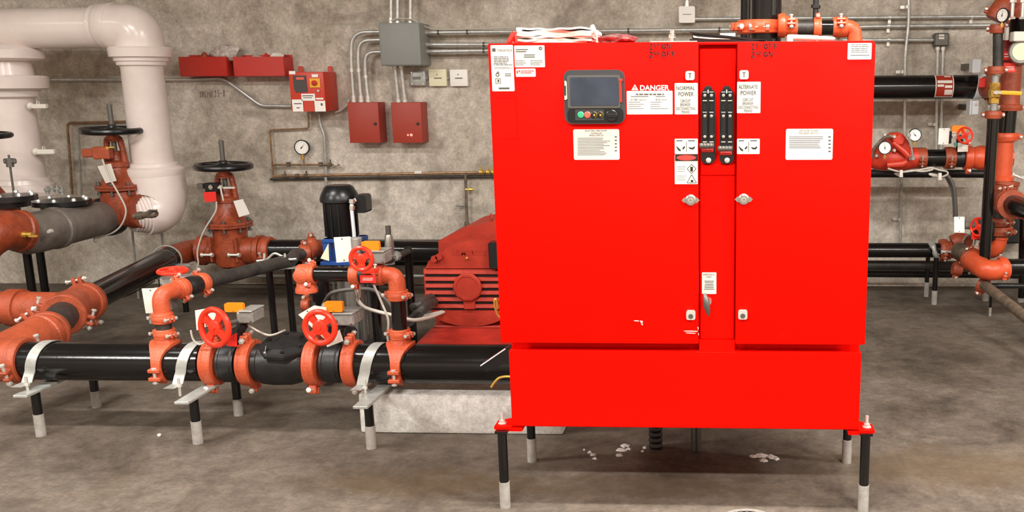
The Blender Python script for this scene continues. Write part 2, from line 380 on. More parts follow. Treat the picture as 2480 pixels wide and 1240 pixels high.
# back wall: two pours with a shallow formwork step between them
back = None
seam = P(2112, 200, W).x; seam2 = P(770, 60, W).x
bm = new()
for a, b in ((XL, seam), (seam, XR)):
    box(bm, ((a+b)/2, W+.1, CEIL/2), (b-a, .2, CEIL), bev=.002)
box(bm, ((XL+XR)/2, W+.12, CEIL/2), (XR-XL, .2, CEIL))
struct('wall_back', bm, 'wall')
bm = new(); box(bm, (XL-.1, (YB+W)/2, CEIL/2), (.2, W-YB, CEIL)); struct('wall_left', bm, 'wall')
bm = new(); box(bm, (XR+.1, (YB+W)/2, CEIL/2), (.2, W-YB, CEIL)); struct('wall_right', bm, 'wall')
bm = new(); box(bm, ((XL+XR)/2, YB-.1, CEIL/2), (XR-XL, .2, CEIL)); struct('wall_front', bm, 'wall')
# lamps above the frame; the middle row is added to brighten the back wall
for i, (x, y, e) in enumerate(LAMPS):
    t = thing('ceiling_lamp', 'twin-tube fluorescent ceiling fitting in the ' + ['front row, left end', 'front row, middle', 'front row, right of middle', 'front row, right end', 'added middle row of fill light, left', 'added middle row of fill light, centre above the cabinet', 'added middle row of fill light, right', 'added middle row of fill light, far left end'][i], 'lamp', (x, y, CEIL))
    bm = new(); box(bm, (x, y, CEIL-.03), (1.3, .22, .06), bev=.01); obj('housing', bm, 'plate', t)
    for s in (-1, 1):
        bm = new(); cyl(bm, (x-.6, y+s*.05, CEIL-.085), (x+.6, y+s*.05, CEIL-.085), .018, 12); obj('tube', bm, 'lamp', t)
# ================================================================ control cabinet
YF = 3.176; YD = 3.15           # body face, door face
T = thing('control_cabinet', 'large bright red fire pump control cabinet with two doors on four short posts', 'cabinet', (-.12, 3.4, 0))
l1, r1, b1, t1 = rect(1187, 103, 1692, 832, YD)
bl, br, bb, bt = rect(1229, 842, 2084, 1036, YF)
bodyL, bodyR = -.712, .474
zt = P(1735, 108, YF).z; zb = P(1650, 1037, YF).z; YK = 3.60
bm = new()
mid0, mid1 = P(1693, 500, YF).x, P(1782, 500, YF).x
# shell: back box plus front frame (left bay, right bay, recess)
box(bm, ((bodyL+bodyR)/2, (YF+.05+YK)/2, (zt+zb)/2), (bodyR-bodyL, YK-YF-.05, zt-zb), bev=.004)
obj('cabinet_body', bm, 'cab', T, smooth=False)
bm = new(); zs = P(1650, 851, YF).z
box(bm, ((bodyL+bodyR)/2, YF+.026, (zs+zb)/2), (bodyR-bodyL, .052, zs-zb), bev=.003)
obj('lower_panel', bm, 'cab', T, smooth=False)
bm = new(); a = P(1693, 840, YF); b = P(1783, 108, YF); zc = P(1737, 822, YF).z
box(bm, ((mid0+mid1)/2, YF+.028, (zt-.012+zc)/2), (mid1-mid0-.004, .05, zt-.012-zc), bev=.003)
obj('centre_panel', bm, 'cab', T, smooth=False)
bm = new(); box(bm, ((mid0+mid1)/2, YF+.027, (zs+zc)/2), (mid1-mid0, .052, zc-zs-.002)); obj('lower_joint_panel', bm, 'cab', T, smooth=False); bm = new()
rl, rr_, rb, rt_ = rect(1697, 398, 1780, 424, YF)
box(bm, ((rl+rr_)/2, YF-.001, (rb+rt_)/2), (rr_-rl, .006, rt_-rb), bev=.002)
obj('panel_joint', bm, 'cab', T, smooth=False)
def door(x0, y0, x1, y1):
    l, r, bo, t = rect(x0, y0, x1, y1, YD); b = new()
    box(b, ((l+r)/2, (YD+YF-.004)/2, (bo+t)/2), (r-l, YF-.004-YD, t-bo), bev=.005, seg=2)
    return obj('door', b, 'cab', T)
DL = door(1197, 103, 1692, 832); DR = door(1783, 103, 2108, 835)
bm = new()
for x0, x1 in ((1240, 1688), (1792, 2080)):
    l, r, bo, t = rect(x0, 120, x1, 826, YF); box(bm, ((l+r)/2, YF+.024, (bo+t)/2), (r-l, .056, t-bo))
obj('door_gasket', bm, 'cabdark', T, smooth=False)
# top lip / drip edge
bm = new(); l, r, _, _ = rect(1195, 103, 2110, 110, YF)
box(bm, ((bodyL+bodyR)/2, (YF+YK)/2, zt+.004), (bodyR-bodyL+.006, YK-YF, .008), bev=.002); obj('top_plate', bm, 'cab', T, smooth=False)
# embossed rectangle on left door
bm = new(); 
for x0, y0, x1, y1 in ((1203, 234, 1252, 237), (1208, 332, 1262, 335), (1250, 236, 1253, 333)):
    pbox(bm, x0, y0, x1, y1, YD-.0012, .003, bev=.0005)
obj('faint_raised_rectangle', bm, 'cab', T, smooth=False)
# feet: mounting angles, bolts, posts
for (x, y), sl in (((1224, 1228), 0), ((2090, 1236), 1), ((1289, 1117), 2), ((2050, 1120), 3)):
    p = F(x, y); front = sl < 2; zz = zb-.004
    bm = new(); s = -1 if x < 1600 else 1
    px = bodyL if s < 0 else bodyR
    if front:
        xe = p.x + s*.028
        prism(bm, [(px, YF-.004, zz-.006), (xe, YF-.004, zz-.006), (xe, YF+.06, zz-.006), (px, YF+.10, zz-.006)], (0, 0, .010))
        prism(bm, [(px, YF+.06, zz+.004), (px, YF+.10, zz+.004), (px, YF+.10, zz+.09)], (s*.006, 0, 0))
        obj('mounting_foot', bm, 'cab', T, smooth=False)
        bm = new(); cyl(bm, (xe-s*.022, YF+.03, zz), (xe-s*.022, YF+.03, zz+.045), .0055, 8); lathe(bm, (xe-s*.022, YF+.03, zz+.004), (0, 0, 1), [(0, .016), (.003, .016), (.003, .011), (.013, .011)], 6)
        obj('anchor_bolt', bm, 'zinc', T)
    zj = P(x, {0: 1167, 1: 1175, 2: 1062, 3: 1065}[sl], p.y).z
    bm = new(); cyl(bm, (p.x, p.y, zj), (p.x, p.y, zz-.006), .0165, 16); lg = obj('leg', bm, 'black', T)
    bm = new(); cyl(bm, (p.x, p.y, 0), (p.x, p.y, zj+.002), .0185, 16); obj('painted_sleeve', bm, 'postwhite', lg)
    if front:
        bm = new(); lathe(bm, (p.x, p.y, zz-.014), (0, 0, 1), [(0, .02), (0.0, .03), (.008, .03)], 4, ph=PI/4); obj('post_cap_plate', bm, 'black', lg)
for s in (bodyL+.01, bodyR-.01):
    bm = new(); box(bm, (s, (YF+YK)/2, zb-.012), (.05, YK-YF, .012)); obj('base_rail', bm, 'cab', T, smooth=False)
# ---- labels
def label(x0, y0, x1, y1, lab, Y=YD, rp=2, m='paper', parent=T, th=.0025):
    b = new(); rrect(b, x0, y0, x1, y1, Y-th, th, rp); return obj('label', b, m, parent, label=lab, smooth=False)
e = .0032
A = label(1190, 109, 1244, 221, 'tall white nameplate label at the top left corner of the left door')
fittext('TORNATECH', 1203, 119, 1240, 125, YD-e, 'greyink', A)
bm = new(); pbox(bm, 1192, 117, 1200, 125, YD-e, .0005); rows(bm, 1196, 137, 1241, 160, 6, YD-e, frag=.18); rows(bm, 1197, 163, 1242, 168, 2, YD-e, h=.3); rows(bm, 1208, 212, 1234, 216, 1, YD-e, h=1, rnd=0)
rows(bm, 1223, 178, 1240, 187, 2, YD-e, frag=.3)
for x0, y0, x1, y1 in ((1200, 190, 1213, 191), (1200, 201, 1213, 202), (1200, 190, 1201, 202), (1212, 190, 1213, 202), (1205, 193, 1209, 199)): pbox(bm, x0, y0, x1, y1, YD-e, .0005)
torus(bm, P(1205, 181, YD-e), (0, 1, 0), .005, .0012, 16, 6); torus(bm, P(1206, 176, YD-e), (0, 1, 0), .003, .001, 12, 6)
obj('print', bm, 'greyink', A, smooth=False)
A = label(1246, 110, 1319, 163, 'wide white rating label beside the nameplate')
bm = new(); rows(bm, 1249, 119, 1282, 129, 2, YD-e); rows(bm, 1268, 132, 1296, 142, 2, YD-e, rnd=.1, left=False); rows(bm, 1248, 146, 1276, 160, 4, YD-e, h=.3, frag=.4); rows(bm, 1284, 146, 1315, 160, 4, YD-e, h=.3, frag=.4)
torus(bm, P(1309, 117, YD-e), (0, 1, 0), .004, .0014, 16, 6); obj('print', bm, 'greyink', A, smooth=False)
A = label(1249, 166, 1297, 186, 'small white and red sticker under the rating label')
bm = new(); rows(bm, 1261, 171, 1294, 180, 2, YD-e, frag=.4); pbox(bm, 1251, 171, 1254, 178, YD-e, .0005); pbox(bm, 1256, 170, 1259, 175, YD-e, .0005); obj('print', bm, 'redink', A, smooth=False)
A = label(1389, 313, 1500, 387, 'white instruction label with paragraphs under the screen', rp=4)
fittext('ELECTRIC FIRE PUMP', 1417, 314.5, 1470, 318.5, YD-e, 'greyink', A); fittext('CONTROLLER\nINITIAL START-UP', 1427, 321, 1461, 330, YD-e, 'greyink', A)
bm = new(); rows(bm, 1399, 334, 1482, 378, 12, YD-e, h=.3, rnd=.35); rows(bm, 1489, 330, 1494, 372, 5, YD-e, h=.35, rnd=0); obj('print', bm, 'greyink', A, smooth=False)
A = label(1518, 220, 1629, 277, 'white arc flash data label below the word DANGER', rp=2)
bm = new(); rows(bm, 1540, 227, 1608, 231, 1, YD-e, h=.8, frag=.12, rnd=0); rows(bm, 1528, 233, 1572, 236, 1, YD-e, h=.5); rows(bm, 1588, 233, 1620, 236, 1, YD-e, h=.5); rows(bm, 1522, 247, 1562, 268, 4, YD-e, h=.2, rnd=.5); rows(bm, 1575, 247, 1618, 268, 4, YD-e, h=.2, rnd=.5); obj('print', bm, 'greyink', A, smooth=False)
fittext('21.88 cal/cm', 1527, 239, 1565, 244, YD-e, 'greyink', A); fittext('8.8 mm', 1588, 239, 1614, 244, YD-e, 'greyink', A)
fittext('DANGER', 1550, 206, 1621, 219, YD-.001, 'paper', T, wx=.03, label='white word DANGER printed on red paint')
bm = new(); w0 = [P(1529, 218.5, YD-.001), P(1546, 218.5, YD-.001), P(1537.5, 204, YD-.001)]; prism(bm, w0, (0, .001, 0)); wt = obj('warning_triangle', bm, 'paper', T, smooth=False)
bm = new(); pbox(bm, 1536.6, 209, 1538.6, 214, YD-.0018, .0006); pbox(bm, 1536.6, 215.4, 1538.6, 217, YD-.0018, .0006); obj('exclamation_mark', bm, 'redink', wt, smooth=False)
for (x0, y0, x1, y1, w1, who) in ((1634, 201, 1690, 277, 'NORMAL', 'normal'), (1785, 198, 1842, 274, 'ALTERNATE', 'alternate')):
    A = label(x0, y0, x1, y1, 'white label reading %s POWER CIRCUIT BREAKER DISCONNECTING MEANS' % w1)
    fittext(w1, x0+4, y0+8, x1-7, y0+17, YD-e, 'ink', A); fittext('POWER', x0+9, y0+22, x1-10, y0+32, YD-e, 'ink', A)
    for s, q0, q1, ya in (('CIRCUIT', 14, 17, 40), ('BREAKER', 14, 18, 49), ('DISCONNECTING', 3, 6, 58.5), ('MEANS', 17, 20, 67)):
        fittext(s, x0+q0, y0+ya, x1-q1, y0+ya+7, YD-e, 'ink', A)
def pictos(x0, y0, x1, y1, lab):
    A = label(x0, y0, x1, y1, lab); b = new(); w = x1-x0
    rows(b, x0+4, y0+4, x0+22, y0+8, 1, YD-e, h=.5); rows(b, x0+32, y0+4, x0+50, y0+8, 1, YD-e, h=.5)
    pbox(b, x0+w*.5, y0+7, x0+w*.5+1, y1-5, YD-e, .0005)
    def poly(pts): b.faces.new([b.verts.new(P(x0+u, y0+v, YD-e)) for u, v in pts])
    poly([(3, 18), (6, 19), (11, 24), (15, 27), (14, 31), (8, 27)]); poly([(18, 24), (22, 19), (25, 18), (25, 21), (21, 26)])
    poly([(33, 20), (37, 21), (43, 22), (48, 18), (49, 21), (45, 26), (37, 25)])
    obj('print', b, 'ink', A, smooth=False)
pictos(1634, 336, 1690, 373, 'white pictogram label beside the left breaker handle'); pictos(1785, 336, 1840, 373, 'white pictogram label beside the right breaker handle')
A = label(1634, 374, 1690, 446, 'tall warning label with diamond and triangle pictograms')
bm = new(); rows(bm, 1640, 404, 1661, 420, 3, YD-e, h=.15); rows(bm, 1639, 426, 1664, 440, 4, YD-e, h=.15)
def outline(b, pts, w=1.2, Y=YD-e):
    for (x0, y0), (x1, y1) in zip(pts, pts[1:]+pts[:1]):
        a, c = P(x0, y0, Y), P(x1, y1, Y); d = (c-a).normalized(); q = Vector((-d.z, 0, d.x))*w*.5*Y/CF
        b.faces.new([b.verts.new(v) for v in (a+q, a-q, c-q, c+q)])
outline(bm, [(1675, 398), (1686, 409), (1675, 420), (1664, 409)]); outline(bm, [(1675, 423), (1687, 443), (1664, 443)])
pbox(bm, 1672, 404, 1678, 415, YD-e, .0005); pbox(bm, 1673, 436, 1679, 441, YD-e, .0005)
obj('print', bm, 'ink', A, smooth=False)
bm = new(); pbox(bm, 1635, 374, 1690, 390, YD-e, .0006); obj('black_band', bm, 'ink', A, smooth=False)
bm = new(); c = P(1662, 382, YD-e-.0004); b2 = [Vector((c.x+.031*math.cos(a*PI/12), c.y, c.z+.0085*math.sin(a*PI/12))) for a in range(24)]; prism(bm, b2, (0, .0004, 0)); ov = obj('red_oval', bm, 'redink', A, smooth=False)
A = label(1903, 312, 2017, 387, 'white notice label alone on the right door', rp=4)
fittext('FIRE PUMP POWER\nTRANSFER SWITCH', 1934, 315, 1982, 325, YD-e, 'greyink', A)
bm = new(); rows(bm, 1911, 331, 1998, 362, 7, YD-e, h=.3, rnd=.2); rows(bm, 2006, 330, 2012, 374, 5, YD-e, h=.35, rnd=0); obj('print', bm, 'greyink', A, smooth=False)
A = label(2053, 104, 2111, 144, 'white sticker at the top right corner of the right door')
bm = new(); rows(bm, 2062, 108, 2104, 130, 5, YD-e, h=.3, frag=.25, rnd=.1); rows(bm, 2060, 133, 2106, 136, 1, YD-e, h=.5, rnd=0); obj('print', bm, 'greyink', A, smooth=False)
yc = YF+.001
A = label(1700, 660, 1735, 712, 'white emergency start label above the small lever', Y=yc)
fittext('EMERGENCY', 1703, 663, 1731, 667, yc-e, 'ink', A); fittext('START', 1710, 669, 1724, 673, yc-e, 'ink', A)
bm = new(); rows(bm, 1704, 680, 1731, 704, 6, yc-e, h=.35, rnd=.3, left=False); obj('print', bm, 'ink', A, smooth=False)
# marker writing
for s1, s2, x, lab in (('1ST ON', '2ND OFF', 1571, 'handwritten marker note 1ST ON 2ND OFF'), ('1ST OFF', '2ND ON', 1818, 'handwritten marker note 1ST OFF 2ND ON')):
    bm = new()
    for s, yy in ((s1, 107), (s2, 126)):
        x_ = x
        for i, w in enumerate(s.split()):
            if i == 0:
                scrawl(bm, w[0], x_, yy, x_+13, yy+13, YD-.0012, 2.8); scrawl(bm, w[1:], x_+12, yy, x_+27, yy+7, YD-.0012, 2)
            else: scrawl(bm, w, x_+31, yy, x_+31+(36 if len(w) == 3 else 24), yy+11, YD-.0012, 2.7)
    obj('handwriting', bm, 'marker', T, label=lab, smooth=False)
# paint scratches
bm = new()
for x0, y0, x1, y1 in ((1655, 801, 1690, 803.5), (1660, 806, 1685, 808), (1689, 792, 1692, 812), (1534, 776, 1548, 778.5), (1549, 777, 1557, 783), (1552, 784, 1557, 789)):
    a = [P(x0, y0, YD-.0006), P((x0+x1)/2, y0-.4, YD-.0006), P(x1, y0+.6, YD-.0006), P(x1-1, y1, YD-.0006), P(x0+4, y1-.5, YD-.0006)]; bm.faces.new([bm.verts.new(v) for v in a])
obj('paint_scratch', bm, 'redink' if False else 'paper', T, label='pale scratches in the red paint', smooth=False)
# ---- latches
for x, y, kind in ((1671, 183, 0), (1802, 181, 0), (1673, 764, 1), (1799, 763, 1)):
    bm = new(); rrect(bm, x-11, y-11, x+11, y+11, YD-.014, .014, 5); L = obj('lock_stud', bm, 'zinc' if kind else 'plate', T)
    bm = new()
    if kind: lathe(bm, P(x, y+2, YD-.014), (0, -1, 0), [(0, .008), (.003, .008)], 12); obj('key_recess', bm, 'steelgrey', L)
    else: pbox(bm, x-4, y-6, x+4, y-4.5, YD-.0155, .002); pbox(bm, x-.9, y-5, x+.9, y+6, YD-.0155, .002); obj('key_slot', bm, 'steelgrey', L)
for x, y in ((1673, 484), (1801, 482)):
    bm = new(); c = P(x, y, YD)
    lathe(bm, c, (0, -1, 0), [(0, .018), (.012, .018), (.016, .014), (.024, .014), (.024, .008)], 20)
    for s in (-1, 1):
        pts = [c+Vector((s*.010, -.014, .011)), c+Vector((s*.022, -.014, .007)), c+Vector((s*.029, -.014, 0)), c+Vector((s*.022, -.014, -.007)), c+Vector((s*.010, -.014, -.011))]
        prism(bm, pts, (0, .008, 0))
    L = obj('latch_handle', bm, 'stain', T); bm = new(); torus(bm, c+Vector((0, -.024, 0)), (0, 1, 0), .006, .002, 16, 6); obj('lock_ring', bm, 'chrome', L)
# ---- touch screen unit
bm = new(); rrect(bm, 1366, 169, 1513, 300, YD-.016, .016, 18, 6); S = obj('operator_panel', bm, 'ctlgrey', T)
bm = new(); rrect(bm, 1374, 182, 1502, 262, YD-.021, .006, 5); obj('screen_frame', bm, 'steelgrey', S)
bm = new(); rrect(bm, 1381, 187, 1497, 256, YD-.0235, .004, 3); obj('screen', bm, 'screen', S)
bm = new(); rrect(bm, 1393, 265, 1463, 291, YD-.018, .003, 3); obj('button_strip', bm, 'ctlgrey', S)
bm = new(); rrect(bm, 1374, 262, 1510, 298, YD-.0168, .002, 12); obj('lower_bezel', bm, 'blackp', S)
for i, (x, m_) in enumerate(((1407, 'green'), (1423, 'redbtn'), (1439, 'blackp'), (1454, 'blackp'))):
    bm = new(); lathe(bm, P(x, 278, YD-.018), (0, -1, 0), [(0, .0105), (.004, .0105), (.006, .008)], 20); B = obj('push_button', bm, m_, S)
    if i > 1:
        bm = new(); torus(bm, P(x, 278, YD-.0225), (0, 1, 0), .0088, .0009, 24, 6); pbox(bm, x-2, 276, x+2.5, 281, YD-.0248, .001); obj('button_symbol', bm, 'brass', S)
bm = new(); lathe(bm, P(1482, 280, YD-.018), (0, -1, 0), [(0, .0185), (.006, .0185), (.008, .016)], 24); pbox(bm, 1470, 276, 1494, 284, YD-.032, .008, bev=.001); obj('selector_knob', bm, 'blackp', S)
for x, y0, y1 in ((1502, 191, 248),):
    bm = new(); pbox(bm, x-2, y0, x+3, y1, YD-.026, .010, bev=.001); pbox(bm, x-3, y0, x+5, y0+6, YD-.027, .010, bev=.001); obj('hinge_pin', bm, 'redtag', S)
bm = new(); pbox(bm, 1367, 196, 1371, 208, YD-.022, .008, bev=.001); pbox(bm, 1367, 232, 1371, 242, YD-.022, .008, bev=.001); pbox(bm, 1371, 199, 1373, 240, YD-.020, .005); obj('cover_clip', bm, 'cream', S)
# ---- breaker handles
for xc, yh in ((1715, 353), (1760, 360)):
    bm = new(); rrect(bm, xc-17, 215, xc+17, 397, YF-.014, .016, 13, 5); K = obj('breaker_handle_plate', bm, 'blackp', T)
    bm = new(); rrect(bm, xc-10, 208, xc+10, 222, YF-.010, .012, 7); obj('pivot_cap', bm, 'rubber', K)
    for s in (-1, 1):
        bm = new(); a = xc+s*8
        pbox(bm, a-6.5, 222, a+6.5, 238, YF-.024, .010, bev=.002); pbox(bm, a-6.5, 271, a+6.5, 336, YF-.026, .012, bev=.002); pbox(bm, a-5, 250, a+5, 268, YF-.020, .006, bev=.001)
        obj('handle_arm', bm, 'blackp', K)
        for yy in (231, 281, 331):
            bm = new(); lathe(bm, P(a+s*0, yy, YF-.026), (0, -1, 0), [(0, .0048), (.002, .0048), (.003, .003)], 10); obj('screw', bm, 'brass' if False else 'chrome', K)
        bm = new(); pbox(bm, a-5, 242.5, a+5, 245, YF-.022, .006); pbox(bm, a-5, 342.5, a+5, 345, YF-.022, .006); obj('latch_bar', bm, 'zinc', K)
    bm = new(); pbox(bm, xc-1.2, 217, xc+1.2, 226, YF-.026, .003); obj('position_mark', bm, 'cream', K)
    bm = new(); c0 = P(xc-21, yh, YF-.036); c1 = P(xc+14, yh, YF-.036)
    d = (c1-c0); n = 9
    lathe(bm, c0, d, [(d.length*i/n, .0095 if i % 2 else .0075) for i in range(n+1)], 14); obj('grip', bm, 'steelgrey', K)
    bm = new(); pbox(bm, xc-17, yh+7, xc+13, yh+16, YF-.022, .012, bev=.003); obj('grip_base', bm, 'cabdark', K)
    bm = new(); lathe(bm, P(xc+1, 388, YF-.014), (0, -1, 0), [(0, .0085), (.003, .0085), (.004, .007)], 16); kk = obj('key_lock', bm, 'zinc', K)
# emergency lever
bm = new(); c = P(1711, 735, YF); lathe(bm, P(1716, 728, YF), (0, -1, 0), [(0, .012), (.02, .010), (.03, .009)], 16)
E_ = obj('lever_hub', bm, 'chrome', T)
bm = new(); sweep(bm, [P(1706, 711, YF-.03), P(1709, 722, YF-.035), P(1711, 738, YF-.036), P(1714, 752, YF-.034), P(1716, 764, YF-.032)], [.005, .010, .0115, .009, .004], 12)
obj('start_lever', bm, 'steelgrey', T)
# ================================================================ things lying on the cabinet
yt = 3.27; ztop = zt+.008
T = thing('paper_bundle', 'bundle of rumpled white papers lying on the left of the cabinet top', 'papers', (P(1345, 100, yt).x, yt, ztop))
rn = random.Random(3)
for k, (x0, x1, y0, y1, th) in enumerate(((1240, 1422, 99, 103, .006), (1247, 1436, 92, 98, .0075), (1250, 1440, 85, 91, .007), (1254, 1436, 78, 84, .008), (1258, 1440, 70, 77, .008), (1254, 1436, 65, 69, .006))):
    bm = new(); a, b = P(x0, y1, yt-.02*(k == 0)), P(x1, y1, yt); n = 26; zt_ = P(x0, y0, yt).z; g0 = []; ph = rn.random()*6
    z0 = ztop + .002 + k*.0085
    for i in range(n+1):
        u = i/n; x = a.x+(b.x-a.x)*u; w = .0018*math.sin(u*9+ph)+.0014*math.sin(u*23+ph*2)
        if k == 0: w = .001
        row = []
        for j in range(7):
            v = j/6; y = yt-.03+.24*v+.01*math.sin(u*7+ph+j); row.append(bm.verts.new((x, y, max(z0+w*(1-v*.3)+.002*math.sin(j*2+ph), ztop+.001))))
        g0.append(row)
    top = [[bm.verts.new(v.co+Vector((0, 0, th))) for v in row] for row in g0]
    for i in range(n):
        for j in range(6):
            bm.faces.new((g0[i][j], g0[i+1][j], g0[i+1][j+1], g0[i][j+1])); bm.faces.new((top[i][j], top[i][j+1], top[i+1][j+1], top[i+1][j]))
        bm.faces.new((g0[i][0], top[i][0], top[i+1][0], g0[i+1][0])); bm.faces.new((g0[i][6], g0[i+1][6], top[i+1][6], top[i][6]))
    for i in (0, n):
        for j in range(6): bm.faces.new((g0[i][j], g0[i][j+1], top[i][j+1], top[i][j]))
    obj('sheet', bm, 'paper' if k % 2 else 'plate', T)
bm = new(); a = P(1256, 72, yt-.03); cyl(bm, a, a+Vector((0, .22, 0)), .008, 12); obj('rolled_edge', bm, 'paper', T)
bm = new(); a = P(1437, 72, yt-.02); sweep(bm, smoothpath([P(1434, 62, yt-.03), P(1440, 76, yt-.035), P(1445, 90, yt-.03), P(1446, 103, yt-.03)], 4), [.007]*4+[.005]*4+[.003]*5, 8); obj('twisted_end', bm, 'plate', T)
def lump(c, s, n=5, amp=.25, seed=1, sub=3):
    b = new(); bmesh.ops.create_icosphere(b, subdivisions=sub, radius=1); r_ = random.Random(seed); ks = [(Vector((r_.uniform(-1, 1), r_.uniform(-1, 1), r_.uniform(-1, 1))).normalized(), r_.uniform(3, 8), r_.uniform(0, 6)) for _ in range(8)]
    for v in b.verts:
        d = v.co.normalized(); q = sum(math.sin(d.dot(k)*f+p) for k, f, p in ks)/8
        v.co = d*(1+amp*q*2); v.co = Vector((c[0]+v.co.x*s[0], c[1]+v.co.y*s[1], c[2]+s[2]*.8+max(v.co.z, -.8)*s[2]))
    return b
p = P(1495, 103, yt); solo('plastic_bag', lump((p.x, yt+.03, ztop), (.062, .06, .019), amp=.3, seed=5), 'bagred', 'crumpled dark red clear bag beside the papers on cabinet top', 'bag')
bm = new(); sweep(bm, [P(1232, 104, YF+.05), P(1246, 79, YF+.06)], .009, 4); sweep(bm, [P(1246, 79, YF+.06), P(1250, 103, YF+.06)], .007, 4)
solo('lifting_lug', bm, 'redtag', 'slanted red lug rising at the top left cabinet corner', 'bracket')
bm = new(); a = P(1628, 103, yt+.05); lathe(bm, (a.x, a.y, ztop), (0, 0, 1), [(0, .012), (.008, .012), (.010, .009), (.020, .009), (.022, .012), (.030, .012), (.034, .008), (.044, .008)], 16); solo('conduit_connector', bm, 'chrome', 'short shiny conduit connector standing on the cabinet top', 'connector')
bm = new(); pbox(bm, 1575, 99.5, 1688, 103, yt-.02, .12); o = solo('paper_strip', bm, 'cream', 'flat cream sheet lying on cabinet top left of the black binder', 'paper', smooth=False)
T = thing('binder', 'open black binder with a pale edge lying on the cabinet top', 'binder', (P(1770, 100, yt).x, yt, ztop))
bm = new(); prism(bm, [P(1669, 76.5, yt), P(1672, 80.5, yt), P(1850, 101, yt), P(1860, 97, yt), P(1760, 86, yt)], (0, .22, 0)); obj('cover', bm, 'blackp', T, smooth=False)
bm = new(); prism(bm, [P(1670, 94, yt), P(1670, 103.5, yt), P(1868, 103.5, yt), P(1850, 98, yt)], (0, .22, 0)); obj('back_cover', bm, 'blackp', T, smooth=False)
bm = new(); prism(bm, [P(1676, 83, yt+.004), P(1676, 93, yt+.004), P(1760, 96, yt+.004), P(1800, 97, yt+.004), P(1740, 89, yt+.004)], (0, .2, 0)); obj('spine', bm, 'blackp', T, smooth=False)
bm = new(); prism(bm, [P(1678, 86, yt-.003), P(1680, 91, yt-.003), P(1720, 94.5, yt-.003), P(1770, 95, yt-.003), P(1690, 89, yt-.003)], (0, .1, 0)); obj('pages', bm, 'cream', T, smooth=False)
bm = new(); pbox(bm, 1744, 80, 1781, 89, yt+.10, .02); obj('white_note', bm, 'plate', T, smooth=False)
bm = new(); a, b = P(1916, 90, yt), P(2022, 94, yt); d = b-a; lathe(bm, a, d, [(0, .006), (.004, .0085), (d.length*.62, .0085), (d.length*.63, .007), (d.length*.95, .007), (d.length, .004)], 14); solo('marker_tube', bm, 'plate', 'white tube lying on the cabinet top by the orange fittings', 'tube')
bm = new(); a = P(1913, 90, yt); box(bm, (a.x, yt, ztop+.012), (.018, .03, .024), bev=.002); solo('white_clip', bm, 'plate', 'small white clip standing at the left end of the white tube', 'clip')
# things beside the cabinet's left edge
T = thing('hanging_torch_case', 'black rectangular case tilted against the cabinet lower left edge', 'case', P(1200, 890, 3.40))
bm = new(); yb = 3.42; prism(bm, [P(1163, 886, yb), P(1178, 901, yb), P(1240, 872, yb), P(1240, 838, yb), P(1222, 846, yb)], (0, .05, 0)); obj('case_body', bm, 'blackp', T, smooth=False)
bm = new(); cyl(bm, P(1164, 886, yb-.002), P(1224, 845, yb-.002), .0025, 6); obj('metal_edge', bm, 'zinc', T)
for pts, lab in (([(1240, 912), (1222, 912), (1208, 916), (1198, 926), (1190, 938)], 'curled brass hook low beside the black case'), ([(1212, 768), (1206, 762), (1200, 745), (1198, 727), (1203, 726), (1206, 748)], 'thin brass hook on the cabinet edge in front of the motor')):
    bm = new(); sweep(bm, smoothpath([P(x, y, 3.38) for x, y in pts], 4), .005, 8); solo('brass_hook', bm, 'brass', lab, 'hook')
# ================================================================ concrete pad, motor, pump base
pa = P(868, 952, 3.885); pl_ = F(870, 1052); pr_ = F(1365, 1052)
ptop = P(1000, 955, 3.885).z
bm = new(); box(bm, ((pl_.x+pr_.x)/2, 3.885+1.1, ptop/2), (pr_.x-pl_.x, 2.2, ptop), bev=.012, seg=2)
M['padc'] = concrete('pale_painted_concrete', ['#a5a29c', '#cfccc6', '#dbd8d2', '#e6e3de'], [.25, .42, .56, .75], 3, bump=.15)
solo('equipment_pad', bm, 'padc', 'low pale concrete plinth under the pump and the front pipe', 'plinth')
Ym = 4.62
T = thing('pump_motor', 'big red electric pump motor with louvred end behind the cabinet', 'motor', (P(1137, 810, Ym).x, Ym+.4, ptop))
cm = P(1137, 695, Ym); R_ = .205
# drum
bm = new(); lathe(bm, (cm.x, Ym+.02, cm.z), (0, 1, 0), [(0, R_*.97), (.03, R_), (.62, R_), (.66, R_*.9), (.70, R_*.5)], 40); obj('motor_drum', bm, 'motorred', T)
# end bell: lower round segment + louvre block
l, r, bo, t = rect(1028, 650, 1250, 748, Ym)
r = 2*cm.x-l
bm = new(); box(bm, (cm.x, Ym+.02, (bo+t)/2), (r-l, .06, t-bo), bev=.008, seg=2); obj('louvre_frame', bm, 'motorred', T)
nl = 6; hz = (t-bo)/nl
for i in range(nl):
    zc = t-hz*(i+.5); w = r-l-.03
    b_ = new(); 
    pts = [(l+.012, Ym-.012, zc+hz*.36), (l+.012, Ym-.024, zc+hz*.34), (l+.012, Ym-.030, zc-hz*.14), (l+.012, Ym-.028, zc-hz*.22), (l+.012, Ym-.012, zc-hz*.22)]
    prism(b_, pts, (r-l-.024, 0, 0)); obj('louvre', b_, 'motorred', T, smooth=False)
    b_ = new(); box(b_, (cm.x, Ym-.0125, zc-hz*.46), (r-l-.026, .004, hz*.42)); obj('louvre_gap_shade', b_, 'rubber', T, smooth=False)  # black strip standing in for the shade between the slats
bm = new(); lathe(bm, (cm.x, Ym-.028, P(1137, 692, Ym).z), (0, -1, 0), [(0, .072), (.012, .072), (.018, .066), (.019, .056), (.016, .054)], 10); obj('round_medallion', bm, 'motorred', T)
bm = new(); pbox(bm, 1122, 718, 1150, 750, Ym-.034, .02, bev=.004); obj('medallion_tail', bm, 'motorred', T)
